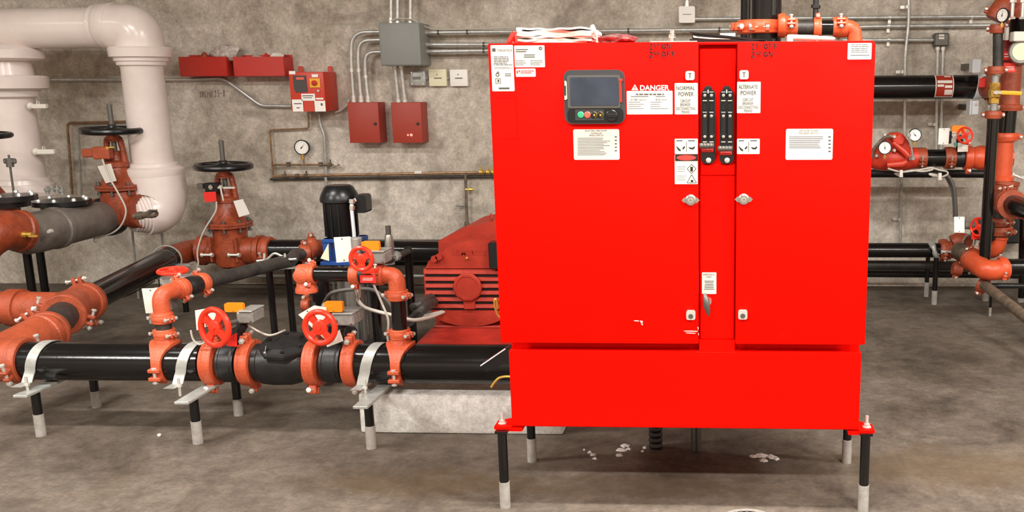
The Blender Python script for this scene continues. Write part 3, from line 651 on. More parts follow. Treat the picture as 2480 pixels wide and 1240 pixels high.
bm = new(); zl = bo-.002; pts = []
for k in range(17):
    a = PI+PI*k/16; pts.append(Vector((cm.x+(r-l)*.42*math.cos(a), Ym-.02, zl+.082*math.sin(a))))
prism(bm, pts, (0, .05, 0)); obj('lower_end_bell', bm, 'motorred', T)
# upper hood, trapezoid tapering up with embossed lettering
bm = new(); up = [P(1030, 650, Ym-.012), P(1038, 632, Ym-.012), P(1062, 620, Ym-.012), P(1085, 597, Ym-.012), P(1115, 585, Ym-.012), P(1160, 585, Ym-.012), P(1190, 597, Ym-.012), P(1214, 620, Ym-.012), P(1236, 632, Ym-.012), P(1243, 650, Ym-.012)]
prism(bm, up, (0, .10, 0)); obj('upper_end_bell', bm, 'motorred', T)
fittext('US MOTORS', 1096, 606, 1176, 619, Ym-.0135, 'motorred', T, wx=.02, name='cast_lettering')
bm = new(); lathe(bm, P(1131, 625, Ym-.012), (0, -1, 0), [(0, .006), (.008, .006), (.010, .004)], 10); obj('brass_fitting', bm, 'brass', T)
for x, y in ((1055, 625), (1066, 620)):
    bm = new(); c = P(x, y, Ym); lathe(bm, c, (0, -1, 0), [(-.02, .012), (.018, .012), (.018, .017), (.028, .017)], 8); obj('bolt_boss', bm, 'motorred', T)
# cowl behind, sloping up to the right
bm = new(); yc_ = Ym+.14; cw = [P(1062, 640, yc_), P(1062, 583, yc_), P(1085, 573, yc_), P(1122, 553, yc_), P(1160, 545, yc_), P(1200, 534, yc_), P(1245, 533, yc_), P(1290, 545, yc_), P(1300, 640, yc_)]
prism(bm, cw, (0, .44, 0)); obj('top_cowl', bm, 'motorred', T)
bm = new(); pbox(bm, 1183, 588, 1252, 652, Ym-.06, .07, bev=.004); obj('terminal_box', bm, 'blackp', T)
bm = new(); torus(bm, P(1190, 528, yc_+.05), (1, .35, 0), .018, .006, 20, 8); cyl(bm, P(1190, 540, yc_+.05), P(1190, 534, yc_+.05), .009); obj('eye_bolt', bm, 'motorred', T)
for s in (-1, 1):
    bm = new(); box(bm, (cm.x+s*.17, Ym+.30, (cm.z-R_*.6+ptop+.1)/2), (.07, .42, cm.z-R_*.6-ptop-.1+.03), bev=.006); obj('motor_foot', bm, 'motorred', T)
T = thing('pump_base_frame', 'red steel base frame on the plinth beneath the motor', 'base', (cm.x, Ym+.5, ptop))
zb_ = ptop+.12
bm = new(); xl, xr = P(1012, 820, 4.45).x, P(1330, 820, 4.45).x
prism(bm, [(xl, 4.42, ptop+.002), (xl, 4.42, ptop+.075), (xl+.03, 4.58, zb_-.01), (xl+.03, 4.6, ptop+.002)], (xr-xl, 0, 0)); obj('sloped_front_channel', bm, 'basered', T, smooth=False)
bm = new(); box(bm, ((xl+xr)/2, 5.15, (zb_+ptop)/2), (xr-xl-.06, 1.1, zb_-ptop-.004), bev=.006); obj('frame_deck', bm, 'basered', T)
# pump casing beyond the motor (mostly hidden)
T = thing('fire_pump', 'red horizontal split case pump behind the cabinet', 'pump', (cm.x+.95, Ym+.3, ptop))
bm = new(); lathe(bm, (cm.x+.95, Ym+.1, cm.z), (0, 1, 0), [(0, .1), (.02, .2), (.08, .24), (.3, .24), (.36, .2), (.4, .1)], 32); obj('volute', bm, 'motorred', T)
bm = new(); box(bm, (cm.x+.95, Ym+.3, (.36)/2), (.3, .3, .36), bev=.01); obj('pedestal', bm, 'motorred', T)
# ================================================================ jockey pump
Yj = 5.05
jx = P(868, 800, Yj).x
T = thing('jockey_pump', 'slim vertical pump with black motor on a blue bracket', 'pump', (P(845, 700, Yj).x, Yj, 0))
c0, c1 = P(830, 572, Yj), P(820, 478, Yj); mx_ = (c0.x+P(820, 478, Yj).x)/2; rm = rad(82, Yj)
zt2 = P(820, 450, Yj).z; z0 = P(828, 575, Yj).z; z1 = P(820, 485, Yj).z
xm = P(826, 530, Yj).x
bm = new(); lathe(bm, (xm, Yj, z0), (0, 0, 1), [(0, rm*.86), (.01, rm*.92), (z1-z0, rm*.98)], 28)
for i in range(14):
    a = 2*PI*i/14; d = Vector((math.cos(a), math.sin(a), 0)); box(bm, Vector((xm, Yj, (z0+z1)/2))+d*rm*.96, (.008, .006, (z1-z0)*.9), (d, Vector((-d.y, d.x, 0)), Vector((0, 0, 1))))
obj('motor_body', bm, 'blackp', T)
bm = new(); lathe(bm, (xm, Yj, z1-.008), (0, 0, 1), [(0, rm*1.08), (.004, rm*1.16), (.022, rm*1.16), (.05, rm*1.04), (zt2-z1+.002, rm*.86), (zt2-z1+.012, rm*.7)], 28); obj('fan_cover', bm, 'blackp', T)
bm = new(); rrect(bm, 858, 472, 887, 516, Yj-.09, .08, 7, 3); obj('terminal_box', bm, 'blackp', T)
bm = new(); sweep(bm, smoothpath([P(862, 484, Yj-.10), P(853, 490, Yj-.11), P(852, 508, Yj-.115), P(855, 540, Yj-.115), P(858, 575, Yj-.11), P(860, 640, Yj-.10)], 5), .0095, 12); F1 = obj('flexible_conduit', bm, 'strut', T)
for y in (487, 503):
    bm = new(); cyl(bm, P(853, y-5, Yj-.112), P(853, y+5, Yj-.113), .015 if y > 500 else .017, 10); obj('conduit_fitting', bm, 'chrome', T)
zb1, zb0 = P(840, 574, Yj).z, P(840, 636, Yj).z; xb = P(838, 600, Yj).x
bm = new(); box(bm, (xb, Yj, zb1-.01), (.19, .16, .02), bev=.003); box(bm, (xb, Yj, zb0+.01), (.22, .18, .02), bev=.003)
for sx in (-1, 1):
    for sy in (-1, 1): box(bm, (xb+sx*.076, Yj+sy*.055, (zb0+zb1)/2), (.04, .04, zb1-zb0), bev=.003)
obj('blue_bracket', bm, 'blue', T)
bm = new(); cyl(bm, (xb, Yj, zb0), (xb, Yj, zb1), .022, 14); obj('coupling_shaft', bm, 'steelgrey', T)
bm = new(); cyl(bm, (xb+.01, Yj, .1), (xb+.01, Yj, zb0), .07, 24); obj('pump_column', bm, 'stain', T)
bm = new()
for i in range(6): cyl(bm, (xb+.01+.085*math.cos(i*PI/3+.3), Yj+.085*math.sin(i*PI/3+.3), .1), (xb+.01+.085*math.cos(i*PI/3+.3), Yj+.085*math.sin(i*PI/3+.3), zb0), .008, 8)
obj('tie_rod', bm, 'steelgrey', T, kind='stuff')
bm = new(); box(bm, (xb+.01, Yj, .05), (.3, .24, .1), bev=.01); obj('pump_foot', bm, 'rubber', T)
bm = new(); lathe(bm, (xb+.01, Yj-.15, .16), (0, 1, 0), [(0, .06), (.02, .06), (.02, .04), (.1, .04)], 16); obj('port_flange', bm, 'rubber', T)
bm = new(); prism(bm, [P(776, 626, Yj-.1), P(795, 590, Yj-.1), P(797, 632, Yj-.1)], (0, .004, 0)); solo('yellow_warning_tag', bm, 'cream', 'pale yellow tag beside the blue pump bracket', 'tag', smooth=False)
# ================================================================ relief valve (bronze) right of jockey pump
T = thing('relief_valve', 'small bronze relief valve standing between the slim pump and big motor', 'valve', P(943, 620, 5.0))
xr_, yr = P(943, 600, 5.0).x, 5.0
za, zc_, zd, ze = P(943, 632, 5).z, P(943, 600, 5).z, P(943, 568, 5).z, P(940, 547, 5).z
bm = new(); lathe(bm, (xr_, yr, za), (0, 0, 1), [(0, .022), (.01, .03), (.03, .03), (.035, .024), (zc_-za, .026), (zd-za-.01, .020), (zd-za, .016)], 12); obj('valve_body', bm, 'stain', T)
bm = new(); cyl(bm, (xr_, yr, zd-.002), (xr_, yr, ze), .014, 12); obj('grey_cap', bm, 'steelgrey', T)
bm = new(); sweep(bm, bend([P(900, 640, 4.75), P(950, 628, 5.0), P(990, 608, 5.25)], .02), .017, 12); obj('cross_pipe', bm, 'dull', T)
bm = new(); lathe(bm, P(955, 622, 5.0), P(975, 613, 5.1)-P(955, 622, 5.0), [(0, .024), (.012, .028), (.03, .028), (.04, .022)], 8); lathe(bm, P(943, 640, 5), (0, 0, 1), [(0, .03), (.03, .03)], 8); obj('union_nut', bm, 'silverp', T)
p0 = P(988, 608, 5.25)
pipe([p0, (p0.x, 5.25, .02)], .022, 'black drain pipe dropping behind the big motor left side', name='drain_pipe')
bm = new(); sphere(bm, p0, .026, n=8); solo('pipe_fitting', bm, 'rubber', 'black elbow atop the drain pipe left of the motor', 'pipe fitting')
# ================================================================ front pipe run
YP = 3.93; rP = .083; zP = P(700, 878, YP).z
def fx(x): return P(x, 880, YP).x
X = Vector((1, 0, 0)); Yv = Vector((0, 1, 0)); Z = Vector((0, 0, 1))
def fp(x0, x1, lab, r=rP): return pipe([(fx(x0), YP, zP), (fx(x1), YP, zP)], r, lab, seg=40)
fp(48, 498, 'long glossy black pipe at the lower left with two silver straps')
fp(872, 1262, 'long black pipe running from the check valve behind the cabinet')
bm = new(); sweep(bm, bend([(fx(1262), YP, zP), (fx(1262)+.2, YP, zP), (fx(1262)+.2, YP+.5, zP)], .12, 8), rP*1.05, 24); solo('pipe_elbow', bm, 'orange', 'elbow behind the cabinet turning toward the pump', 'pipe fitting')
def bodyprof(w, r): return [(-w/2, r*.97), (-w*.38, r*.97), (-w*.3, r*1.03), (w*.3, r*1.03), (w*.38, r*.97), (w/2, r*.97)]
def valve_at(name, lab, c, ax, w, r, parts):
    T = thing(name, lab, 'valve', c)
    bm = new(); lathe(bm, c, ax, bodyprof(w, r), 36); obj('valve_body', bm, 'rubber', T)
    for p in parts: p(T)
    return T
def gearbox(T, x0, y0, x1, y1, Y, d, m='silverp'):
    bm = new(); pbox(bm, x0, y0, x1, y1, Y, d, bev=.006); g_ = obj('gearbox', bm, m, T)
    bm = new(); pbox(bm, x0+3, y0-3, x1-2, y0+1, Y-.004, d+.008, bev=.002); obj('gearbox_lid', bm, m, T)
    for xx in (x0+5, x1-5):
        bm = new(); lathe(bm, P(xx, y1-5, Y), Vector((0, -1, 0)), [(0, .004), (.003, .004)], 6); obj('cover_screw', bm, 'steelgrey', T)
def flagm(T, x0, y0, x1, y1, Y, d=.02):
    bm = new(); rrect(bm, x0, y0, x1, y1, Y, d, 5); f_ = obj('position_indicator', bm, 'flag', T, label='bright orange position indicator')
    bm = new(); lathe(bm, P((x0+x1)/2, y1-3, Y), Vector((0, -1, 0)), [(0, .004), (.003, .003)], 8); obj('indicator_screw', bm, 'brass', f_)
def coverplate(T, pts, Y0, th=.004, m='plate'):
    bm = new(); q = [P(x, y, Y0 if not isinstance(Y0, (list, tuple)) else Y0[i]) for i, (x, y) in enumerate(pts)]; prism(bm, q, (0, th, 0)); c = obj('cover_plate', bm, m, T, label='blank white cover plate', smooth=False)
    ctr = sum(q, Vector())/4
    for s in (0, 2):
        m1 = (q[s]+q[s+1])/2*.85+ctr*.15
        bm = new(); lathe(bm, m1, Vector((0, -1, 0)), [(0, .003), (.002, .003)], 8); obj('plate_screw', bm, 'steelgrey', c)
    return c
# coupling helper on this run
def fcoup(x, lab, w=.052, r=rP, bd=(0, -.35, -.94)): return coupling((fx(x), YP, zP), X, r, w, lab, 'orange', bdir=bd)
cA = fcoup(520, 'orange coupling just right of the middle silver strap'); cB = fcoup(607, 'orange coupling between first red wheel valve and check valve', bd=(0, -.2, .98))
cC = fcoup(765, 'orange coupling right of the check valve'); cD = fcoup(857, 'orange coupling left of the silver strap by the plinth', bd=(0, -.2, .98))
for x, lab in ((533, ''), (615, ''), (777, ''), (866, '')): pass
# butterfly valve A
vx = fx(563)
def partsA(T):
    a = P(590, 822, YP); b = P(592, 785, YP)
    bm = new(); n0 = Vector((vx, YP, zP+rP*.9)); nd = P(591, 782, YP)-n0; lathe(bm, n0, nd, [(0, .032), (nd.length*.4, .024), (nd.length*.45, .03), (nd.length*.6, .03), (nd.length*.65, .022), (nd.length, .022)], 14); obj('valve_neck', bm, 'rubber', T)
    gearbox(T, 572, 756, 612, 784, YP-.05, .11)
    flagm(T, 543, 735, 588, 756, YP-.03)
    bm = new(); cyl(bm, P(520, 793, YP-.14), P(585, 775, YP-.02), .010, 10); obj('wheel_shaft', bm, 'steelgrey', T)
    bm = new(); wheelmesh(bm, P(520, 793, YP-.14), (-.32, -.92, .05), rad(107, YP-.14), 4, ph=.62, sp=.32, hub=.38, thick=.15); obj('handwheel', bm, 'wheel', T)
    coverplate(T, [(472, 752), (520, 744), (524, 782), (476, 800)], YP-.02)
    bm = new(); prism(bm, [P(545, 822, YP-.10), P(572, 806, YP-.10), P(574, 840, YP-.10), P(550, 838, YP-.10)], (0, .004, 0)); obj('red_tag', bm, 'redtag', T, smooth=False)
valve_at('butterfly_valve', 'butterfly valve with red handwheel left of the check valve', Vector((vx, YP, zP)), X, fx(583)-fx(542), rP, [partsA])
vx2 = fx(812)
def partsB(T):
    bm = new(); n0 = Vector((vx2, YP, zP+rP*.9)); nd = P(826, 788, YP)-n0; lathe(bm, n0, nd, [(0, .032), (nd.length*.4, .024), (nd.length*.45, .03), (nd.length*.6, .03), (nd.length*.65, .022), (nd.length, .022)], 14); obj('valve_neck', bm, 'rubber', T)
    gearbox(T, 800, 762, 856, 790, YP-.03, .12)
    flagm(T, 785, 731, 829, 756, YP-.03)
    bm = new(); cyl(bm, P(776, 793, YP-.16), P(815, 778, YP-.02), .010, 10); obj('wheel_shaft', bm, 'steelgrey', T)
    bm = new(); wheelmesh(bm, P(775, 793, YP-.16), (-.12, -.99, .02), rad(95, YP-.16), 4, ph=.45, sp=.32, hub=.42, thick=.16); obj('handwheel', bm, 'wheel', T)
    coverplate(T, [(722, 762), (760, 740), (790, 745), (790, 825)], YP-.04)
    bm = new(); prism(bm, [P(790, 834, YP-.10), P(822, 798, YP-.10), P(831, 826, YP-.10), P(792, 841, YP-.10)], (0, .003, 0)); obj('white_tag', bm, 'plate', T, smooth=False)
    bm = new(); sphere(bm, P(788, 742, YP+.02), .018, n=8); obj('conduit_hub', bm, 'silverp', T)
valve_at('butterfly_valve', 'butterfly valve with red handwheel between check valve and silver strap by plinth', Vector((vx2, YP, zP)), X, fx(832)-fx(786), rP, [partsB])
# check valve
T = thing('check_valve', 'black check valve with angular bolted bonnet in the front pipe', 'valve', (fx(690), YP, zP))
w = fx(745)-fx(625)
bm = new(); lathe(bm, (fx(685), YP, zP), X, [(-w/2, rP*.97), (-w*.40, rP*.98), (-w*.36, rP*1.10), (-w*.15, rP*1.16), (w*.2, rP*1.14), (w*.36, rP*1.04), (w*.42, rP*.97), (w/2, rP*.97)], 36); obj('valve_body', bm, 'rubber', T)
bm = new(); ax = Vector((.02, -.30, .95)); c = Vector((fx(698), YP+.01, zP-.012))
lathe(bm, c+ax.normalized()*rP*.8, ax, [(0, .098), (.022, .096), (.024, .108), (.036, .108), (.038, .092), (.046, .06), (.048, .03)], 8, ph=.3); obj('bonnet', bm, 'rubber', T, smooth=False)
xx, yy_, zz_ = frame(ax)
for i in range(6):
    a = 2*PI*i/6+.25; bm = new(); lathe(bm, c+zz_*(rP*.8+.042)+xx*math.cos(a)*.075+yy_*math.sin(a)*.075, zz_, [(0, .008), (.006, .008)], 6); obj('bonnet_bolt', bm, 'rubber', T)
bm = new(); lathe(bm, P(642, 854, YP-.09), (0, -1, 0), [(0, .006), (.006, .006), (.010, .003)], 10); obj('test_plug', bm, 'chrome', T)
bm = new(); cyl(bm, P(642, 850, YP-.09), P(644, 838, YP-.09), .0012, 6); obj('wire_seal', bm, 'zinc', T)
# saddle tees with risers
def saddle(x, lab, bl=-1):
    cx_ = fx(x); T = thing('mechanical_tee', lab, 'pipe fitting', (cx_, YP, zP))
    bm = new(); n = 20; prev = None
    for i in range(n+1):          # strap wrapping the pipe, wide at the outlet
        a = math.radians(-55+ (290*i/n)); wv = .019+.040*max(0, math.sin(a))**3; d = Vector((0, math.cos(a), math.sin(a)))
        q = [Vector((cx_+s*wv, YP, zP))+d*rr for s, rr in ((-1, rP*.99), (-1, rP+.014), (1, rP+.014), (1, rP*.99))]
        c_ = [bm.verts.new(v) for v in q]
        if prev: skin(bm, prev, c_)
        else: bm.faces.new(c_)
        prev = c_
    bm.faces.new(prev)
    lathe(bm, (cx_, YP, zP+rP*.7), Z, [(0, .05), (.03, .048), (.05, .040), (.085, .037)], 24)
    obj('saddle_housing', bm, 'orange', T)
    for dz in (-1, 1):
        bm = new(); box(bm, (cx_-.004, YP-rP-.014, zP-.018+dz*.018-.012), (.05, .028, .016), bev=.003); obj('saddle_pad', bm, 'orange', T)
    bm = new(); bolt(bm, (cx_-.004, YP-rP-.016, zP-.030), Z, .062, .0065); obj('bolt', bm, 'zinc', T)
    return cx_, zP+rP*.7+.085
s1x, s1z = saddle(407, 'orange mechanical tee clamped round the left black pipe')
s2x, s2z = saddle(974, 'orange mechanical tee clamped round the pipe above the plinth')
# strap clamp on a two-post stand
def stand(x, lab, legs, strap='galvp'):
    cx_ = fx(x); a, b = F(*legs[0]), F(*legs[1]) if legs[1] else None
    ya = a.y; yb_ = b.y if b else 2*YP-a.y+.02; lx = a.x
    T = thing('pipe_stand', lab, 'pipe support', (lx, YP, 0))
    zt_ = zP-rP-.004
    for yy in (ya, yb_):
        zj = P(x, 0, yy).z
        bm = new(); cyl(bm, (lx, yy, .095 if yy == ya else .075), (lx, yy, zt_-.014), .0185, 16); L = obj('post', bm, 'black', T)
        bm = new(); cyl(bm, (lx, yy, 0), (lx, yy, .097 if yy == ya else .077), .0205, 16); obj('painted_sleeve', bm, 'postwhite', L)
    bm = new(); box(bm, (lx, (ya+yb_)/2, zt_-.007), (.06, yb_-ya+.18, .012), bev=.002); obj('cross_bar', bm, strap, T)
    bm = new(); n = 22; prev = None; tw = .045
    pts = [(YP-rP-.085, zt_+.018), (YP-rP-.02, zt_+.02), (YP-rP-.006, zt_+.05)]
    pts += [(YP-(rP+.004)*math.cos(math.radians(k)), zP+(rP+.004)*math.sin(math.radians(k))) for k in range(-15, 196, 10)]
    pts += [(YP+rP+.006, zt_+.05), (YP+rP+.02, zt_+.004), (YP+rP+.085, zt_+.004)]
    for i, (yy, zz) in enumerate(pts):
        sx = cx_ + .016 - .055*max(0, 1-i/15)
        c_ = [bm.verts.new((sx+s*tw/2, yy-(.002 if k else -.001), zz+(.003 if k else 0))) for s, k in ((-1, 0), (-1, 1), (1, 1), (1, 0))]
        if prev: skin(bm, prev, c_)
        else: bm.faces.new(c_)
        prev = c_
    bm.faces.new(prev); obj('pipe_strap', bm, strap, T)
    for yy, zz in ((YP-rP-.055, zt_+.012), (YP+rP+.06, zt_)):
        bm = new(); cyl(bm, (cx_-.01, yy, zt_-.02), (cx_-.01, yy, zz+.045), .006, 8); lathe(bm, (cx_-.01, yy, zz+.006), Z, [(0, .011), (.009, .011)], 6); obj('strap_bolt', bm, 'zinc', T)
stand(120, 'two-post stand with silver strap at the far left end of the front pipe', ((100, 1055), (228, 985)))
stand(478, 'two-post stand with silver strap between the mechanical tee and first red wheel', ((480, 1073), (578, 1005)))
# stand by the plinth: single front leg with flat plate
T = stand(915, 'two-post stand with silver strap in front of the plinth edge', ((900, 1085), None))
# ---- bypass loop above the front pipe
r2 = .030; r3 = .034
yl = YP
ez = P(430, 725, YP).z
coupling((s1x, yl, P(420, 808, YP).z), Z, r2*1.12, .042, 'lower orange coupling on the left branch riser', bdir=(.92, -.4, 0))
pipe([(s1x, yl, s1z-.01), (s1x, yl, P(420, 770, YP).z+.02)], r2*1.05, 'short dark nipple between two couplings on the left riser', 'dull')
coupling((s1x, yl, P(422, 770, YP).z), Z, r2*1.12, .042, 'upper orange coupling beneath the left branch elbow', bdir=(.92, -.4, 0))
k1 = Vector((s1x, yl, P(432, 712, YP).z)); e1 = Vector((s1x, yl, P(422, 762, YP).z)); n1 = P(478, 703, 4.10); n1.z = k1.z
jend = P(688, 634, 4.66); dirn = (jend-k1).normalized(); n1 = k1+dirn*.14
elbow(e1, k1, k1+dirn*.10, r2*1.1, 'orange elbow turning the left branch riser back toward the wall', rim=1.2)
coupling(k1+dirn*.115, dirn, r2*1.12, .04, 'orange coupling behind the left branch elbow', bdir=(.5, 0, -.8))
vc = k1+dirn*.17
T = thing('butterfly_valve', 'small butterfly valve with flat red wheel above the left riser', 'valve', vc)
bm = new(); lathe(bm, vc, dirn, bodyprof(.075, r2*1.35), 24); obj('valve_body', bm, 'rubber', T)
gp = P(420, 688, 4.12)
bm = new(); cyl(bm, vc, gp, .018, 12); cyl(bm, P(405, 700, 4.1), P(445, 695, 4.12), .03, 12); obj('valve_neck', bm, 'steelgrey', T)
gearbox(T, 385, 674, 447, 694, 4.08, .07)
bm = new(); cyl(bm, P(420, 676, 4.12), P(418, 655, 4.12), .007, 8); obj('wheel_shaft', bm, 'zinc', T)
bm = new(); wheelmesh(bm, P(418, 656, 4.12), (.03, -.06, 1), rad(75, 4.12), 4, thick=.13); obj('handwheel', bm, 'wheel', T)
coverplate(T, [(343, 699), (384, 698), (394, 757), (353, 759)], 4.02)
bm = new(); pbox(bm, 360, 702, 412, 752, 4.026, .06, bev=.004); obj('switch_box', bm, 'silverp', T)
bm = new(); cyl(bm, P(372, 760, 4.05), P(372, 782, 4.05), .018, 10); obj('conduit_stub', bm, 'silverp', T)
coupling(vc+dirn*.06, dirn, r2*1.15, .04, 'orange coupling at the near end of the sloping black pipe', bdir=(.6, 0, -.8))
pipe([vc+dirn*.06, jend, jend+dirn*.05], r2*1.02, 'slim black pipe sloping back above the check valve', 'dull')
# strap + posts under its far end
T = thing('pipe_stand', 'two-post stand strapped under the far end of the slim pipe', 'pipe support', (jend.x, jend.y, 0))
za_ = jend.z-r2-.006
for q in (P(652, 660, jend.y-.02), P(697, 650, jend.y+.06)):
    bm = new(); cyl(bm, (q.x, q.y, .12), (q.x, q.y, za_-.004), .0165, 14); L = obj('post', bm, 'black', T)
    bm = new(); cyl(bm, (q.x, q.y, 0), (q.x, q.y, .122), .019, 14); obj('painted_sleeve', bm, 'postwhite', L)
a, b = P(612, 637, jend.y-.02), P(722, 628, jend.y+.05); a.z = b.z = za_
bm = new(); dd = (b-a).normalized(); box(bm, (a+b)/2, ((b-a).length, .045, .008), (dd, Z.cross(dd), Z), bev=.001); obj('cross_bar', bm, 'galvp', T)
bm = new(); sweep(bm, smoothpath([P(622, 632, jend.y), P(646, 628, jend.y), P(664, 614, jend.y), P(682, 620, jend.y), P(700, 628, jend.y), P(718, 627, jend.y)], 5), .006, 6); obj('pipe_strap', bm, 'galvp', T)
for x in (640, 690):
    bm = new(); cyl(bm, P(x, 636, jend.y-.01), P(x, 614, jend.y-.01), .0055, 8); obj('strap_bolt', bm, 'zinc', T)
# continuing toward the wall: couplings and elbow
k2 = P(715, 617, 4.95)
pipe([jend+dirn*.05, k2, P(735, 614, 5.0)], r2*1.02, 'dark pipe end between the strap and a rusty coupling', 'dull')
coupling(P(738, 612, 5.02), (1, .6, 0), .034, .05, 'dull orange coupling behind the far strap', 'orange2', bdir=(0, 0, 1))
elbow(P(742, 612, 5.04), P(768, 600, 5.10), P(770, 560, 5.1) if False else P(790, 600, 5.35), .040, 'dull orange elbow left of the blue pump bracket', 'orange2')
coupling(P(757, 596, 5.12), (1, .5, .1), .042, .045, 'second dull orange coupling against the blue bracket', 'orange2', bdir=(0, 0, 1))
# jockey discharge run
yr2 = YP+.02; zr = P(885, 665, yr2).z
def J(x, dy=0): v = P(x, 667, yr2+dy); v.z = zr; return v
T = thing('pipe_tee', 'orange tee at the left end of the upper short pipe', 'pipe fitting', J(735))
bm = new(); a = J(722); lathe(bm, a, X, [(0, .030), (.004, .042), (.022, .044), (.07, .040)], 24); c = J(740); lathe(bm, c, -Z, [(0, .036), (.05, .040), (.06, .046), (.075, .046)], 24); obj('tee_body', bm, 'orange', T)
bm = new(); lathe(bm, J(737)+Vector((0, -.04, 0)), (0, -1, 0), [(-.02, .030), (.004, .030), (.012, .014)], 16); obj('front_boss', bm, 'orange', T)
coupling(J(752), X, r2*1.1, .042, 'orange coupling joining the tee to the short upper pipe', bdir=(.0, -.5, -.86))
pipe([J(752), J(862)], r2, 'short black pipe left of the upper red wheel', 'black')
coupling(J(862), X, r2*1.12, .042, 'orange coupling left of the upper red wheel valve', bdir=(0, -.3, -.95))
def partsC(T):
    bm = new(); lathe(bm, J(888)+Vector((0, 0, r2)), Z, [(0, .02), (.05, .018)], 12); obj('valve_neck', bm, 'rubber', T)
    gearbox(T, 888, 611, 932, 640, yr2-.03, .09)
    flagm(T, 875, 585, 918, 608, yr2-.02)
    bm = new(); cyl(bm, P(876, 627, yr2-.13), P(893, 625, yr2-.02), .008, 10); obj('wheel_shaft', bm, 'steelgrey', T)
    bm = new(); wheelmesh(bm, P(875, 627, yr2-.13), (-.1, -.99, .02), rad(66, yr2-.13), 3, ph=.25, sp=.46, thick=.17, hub=.40, up=(0, 0, 1)); obj('handwheel', bm, 'wheel', T)
    coverplate(T, [(808, 575), (848, 573), (853, 633), (815, 636)], yr2-.04)
    bm = new(); pbox(bm, 822, 578, 868, 630, yr2-.034, .05, bev=.004); obj('switch_box', bm, 'silverp', T)
    bm = new(); pbox(bm, 872, 667, 910, 685, yr2-.07, .004); rt = obj('red_tag', bm, 'redtag', T, smooth=False)
    bm = new(); rows(bm, 878, 673, 906, 681, 2, yr2-.0712, h=.45, rnd=.2); obj('print', bm, 'paper', rt, smooth=False)
    bm = new(); pbox(bm, 875, 652, 912, 664, yr2-.06, .03, bev=.003); obj('tag_bracket', bm, 'wheel', T)
valve_at('butterfly_valve', 'butterfly valve with small red three-spoke wheel beneath blue bracket', J(888), X, J(912).x-J(864).x, r2*1.3, [partsC])
coupling(J(918), X, r2*1.12, .042, 'orange coupling right of the upper red wheel valve', bdir=(.1, -.9, .4))
ke = Vector((s2x, YP, zr)); 
elbow(J(925), ke, ke-Vector((0, 0, .075)), r2*1.12, 'orange elbow turning the upper pipe down to the front pipe', rim=1.18)
zc1 = P(972, 714, YP).z; zc2 = P(980, 808, YP).z
coupling((s2x, YP, zc1), Z, r2*1.12, .042, 'orange coupling beneath the elbow by the big motor', bdir=(.92, -.4, 0))
pipe([(s2x, YP, zc1), (s2x, YP, s2z-.01)], r2*1.02, 'short vertical black pipe left of the big motor', 'black')
coupling((s2x, YP, zc2), Z, r2*1.12, .042, 'orange coupling on the mechanical tee by the big motor', bdir=(.92, -.4, 0))
# vertical stub under the tee, with small rusty clamp
t0 = J(740); pipe([t0-Vector((0, 0, .07)), Vector((t0.x, t0.y, .12)) + Vector((0, 1.0, 0))*0], .034, 'thick black vertical pipe dropping from the tee')if False else None
q0 = P(775, 670, 4.55); pipe([P(775, 672, 4.55), (q0.x, 4.55, .03)], .042, 'thick black vertical pipe behind the orange tee')
coupling(P(742, 738, 4.5), X, .022, .035, 'small rusty coupling low behind the check valve', 'orange2', bdir=(0, 0, -1))
pipe([P(748, 738, 4.5), P(775, 742, 4.55)], .02, 'short dark stub beside the small rusty coupling', 'dull')
q1 = P(908, 700, 4.75); pipe([P(906, 690, 4.75), (q1.x, 4.75, .02)], .024, 'slender glossy black post right of the slim pump')
# flexible cables/hoses
def hose(pts, Y, r, m, lab, cat='cable', name='cable'):
    bm = new(); sweep(bm, smoothpath([P(p[0], p[1], p[2] if len(p) > 2 else Y) for p in pts], 6), r, 14); return solo(name, bm, m, lab, cat)
hose([(785, 735, 4.3), (800, 712), (830, 703), (870, 700), (905, 703), (930, 722), (948, 745), (958, 775)], 4.2, .009, 'cabled', 'dark grey cable arching below the upper red wheel', name='armoured_cable')
hose([(866, 708), (868, 728), (885, 745), (920, 756), (960, 765), (1000, 775), (1040, 768, 4.4), (1074, 756, 4.6)], 4.15, .008, 'cable', 'pale armoured cable curving right below the upper wheel', name='armoured_cable')
hose([(905, 690), (925, 735), (940, 775), (938, 815), (942, 835)], 4.1, .005, 'cable', 'thin pale cable falling to the coupling left of motor')
hose([(600, 786, YP-.02), (625, 802), (655, 812, 3.9), (690, 800, 4.0)], YP, .0045, 'cable', 'thin pale cable looping right from the first red wheel valve')
hose([(462, 800), (468, 822), (482, 834), (498, 828)], YP-.08, .004, 'cable', 'short pale cable under the first red wheel')
bm = new(); lathe(bm, P(866, 704, 4.14), Z, [(-.03, .012), (-.01, .016), (.02, .016), (.02, .012)], 12); solo('cable_gland', bm, 'chrome', 'bright cable gland hanging beneath the upper red wheel', 'fitting')
hose([(975, 790), (1000, 772), (1030, 745), (1056, 728, 4.66)], 4.35, .022, 'dull', 'thick dark hose rising toward the motor left side', 'hose', 'hose')
hose([(1000, 745), (1020, 735), (1052, 715, 4.66)], 4.4, .02, 'dull', 'short dark hose above the thick hose by the motor', 'hose', 'hose')
hose([(978, 800), (1010, 770), (1040, 762), (1078, 752, 4.63)], 4.5, .006, 'cable', 'pale cable running to the motor lower left corner')
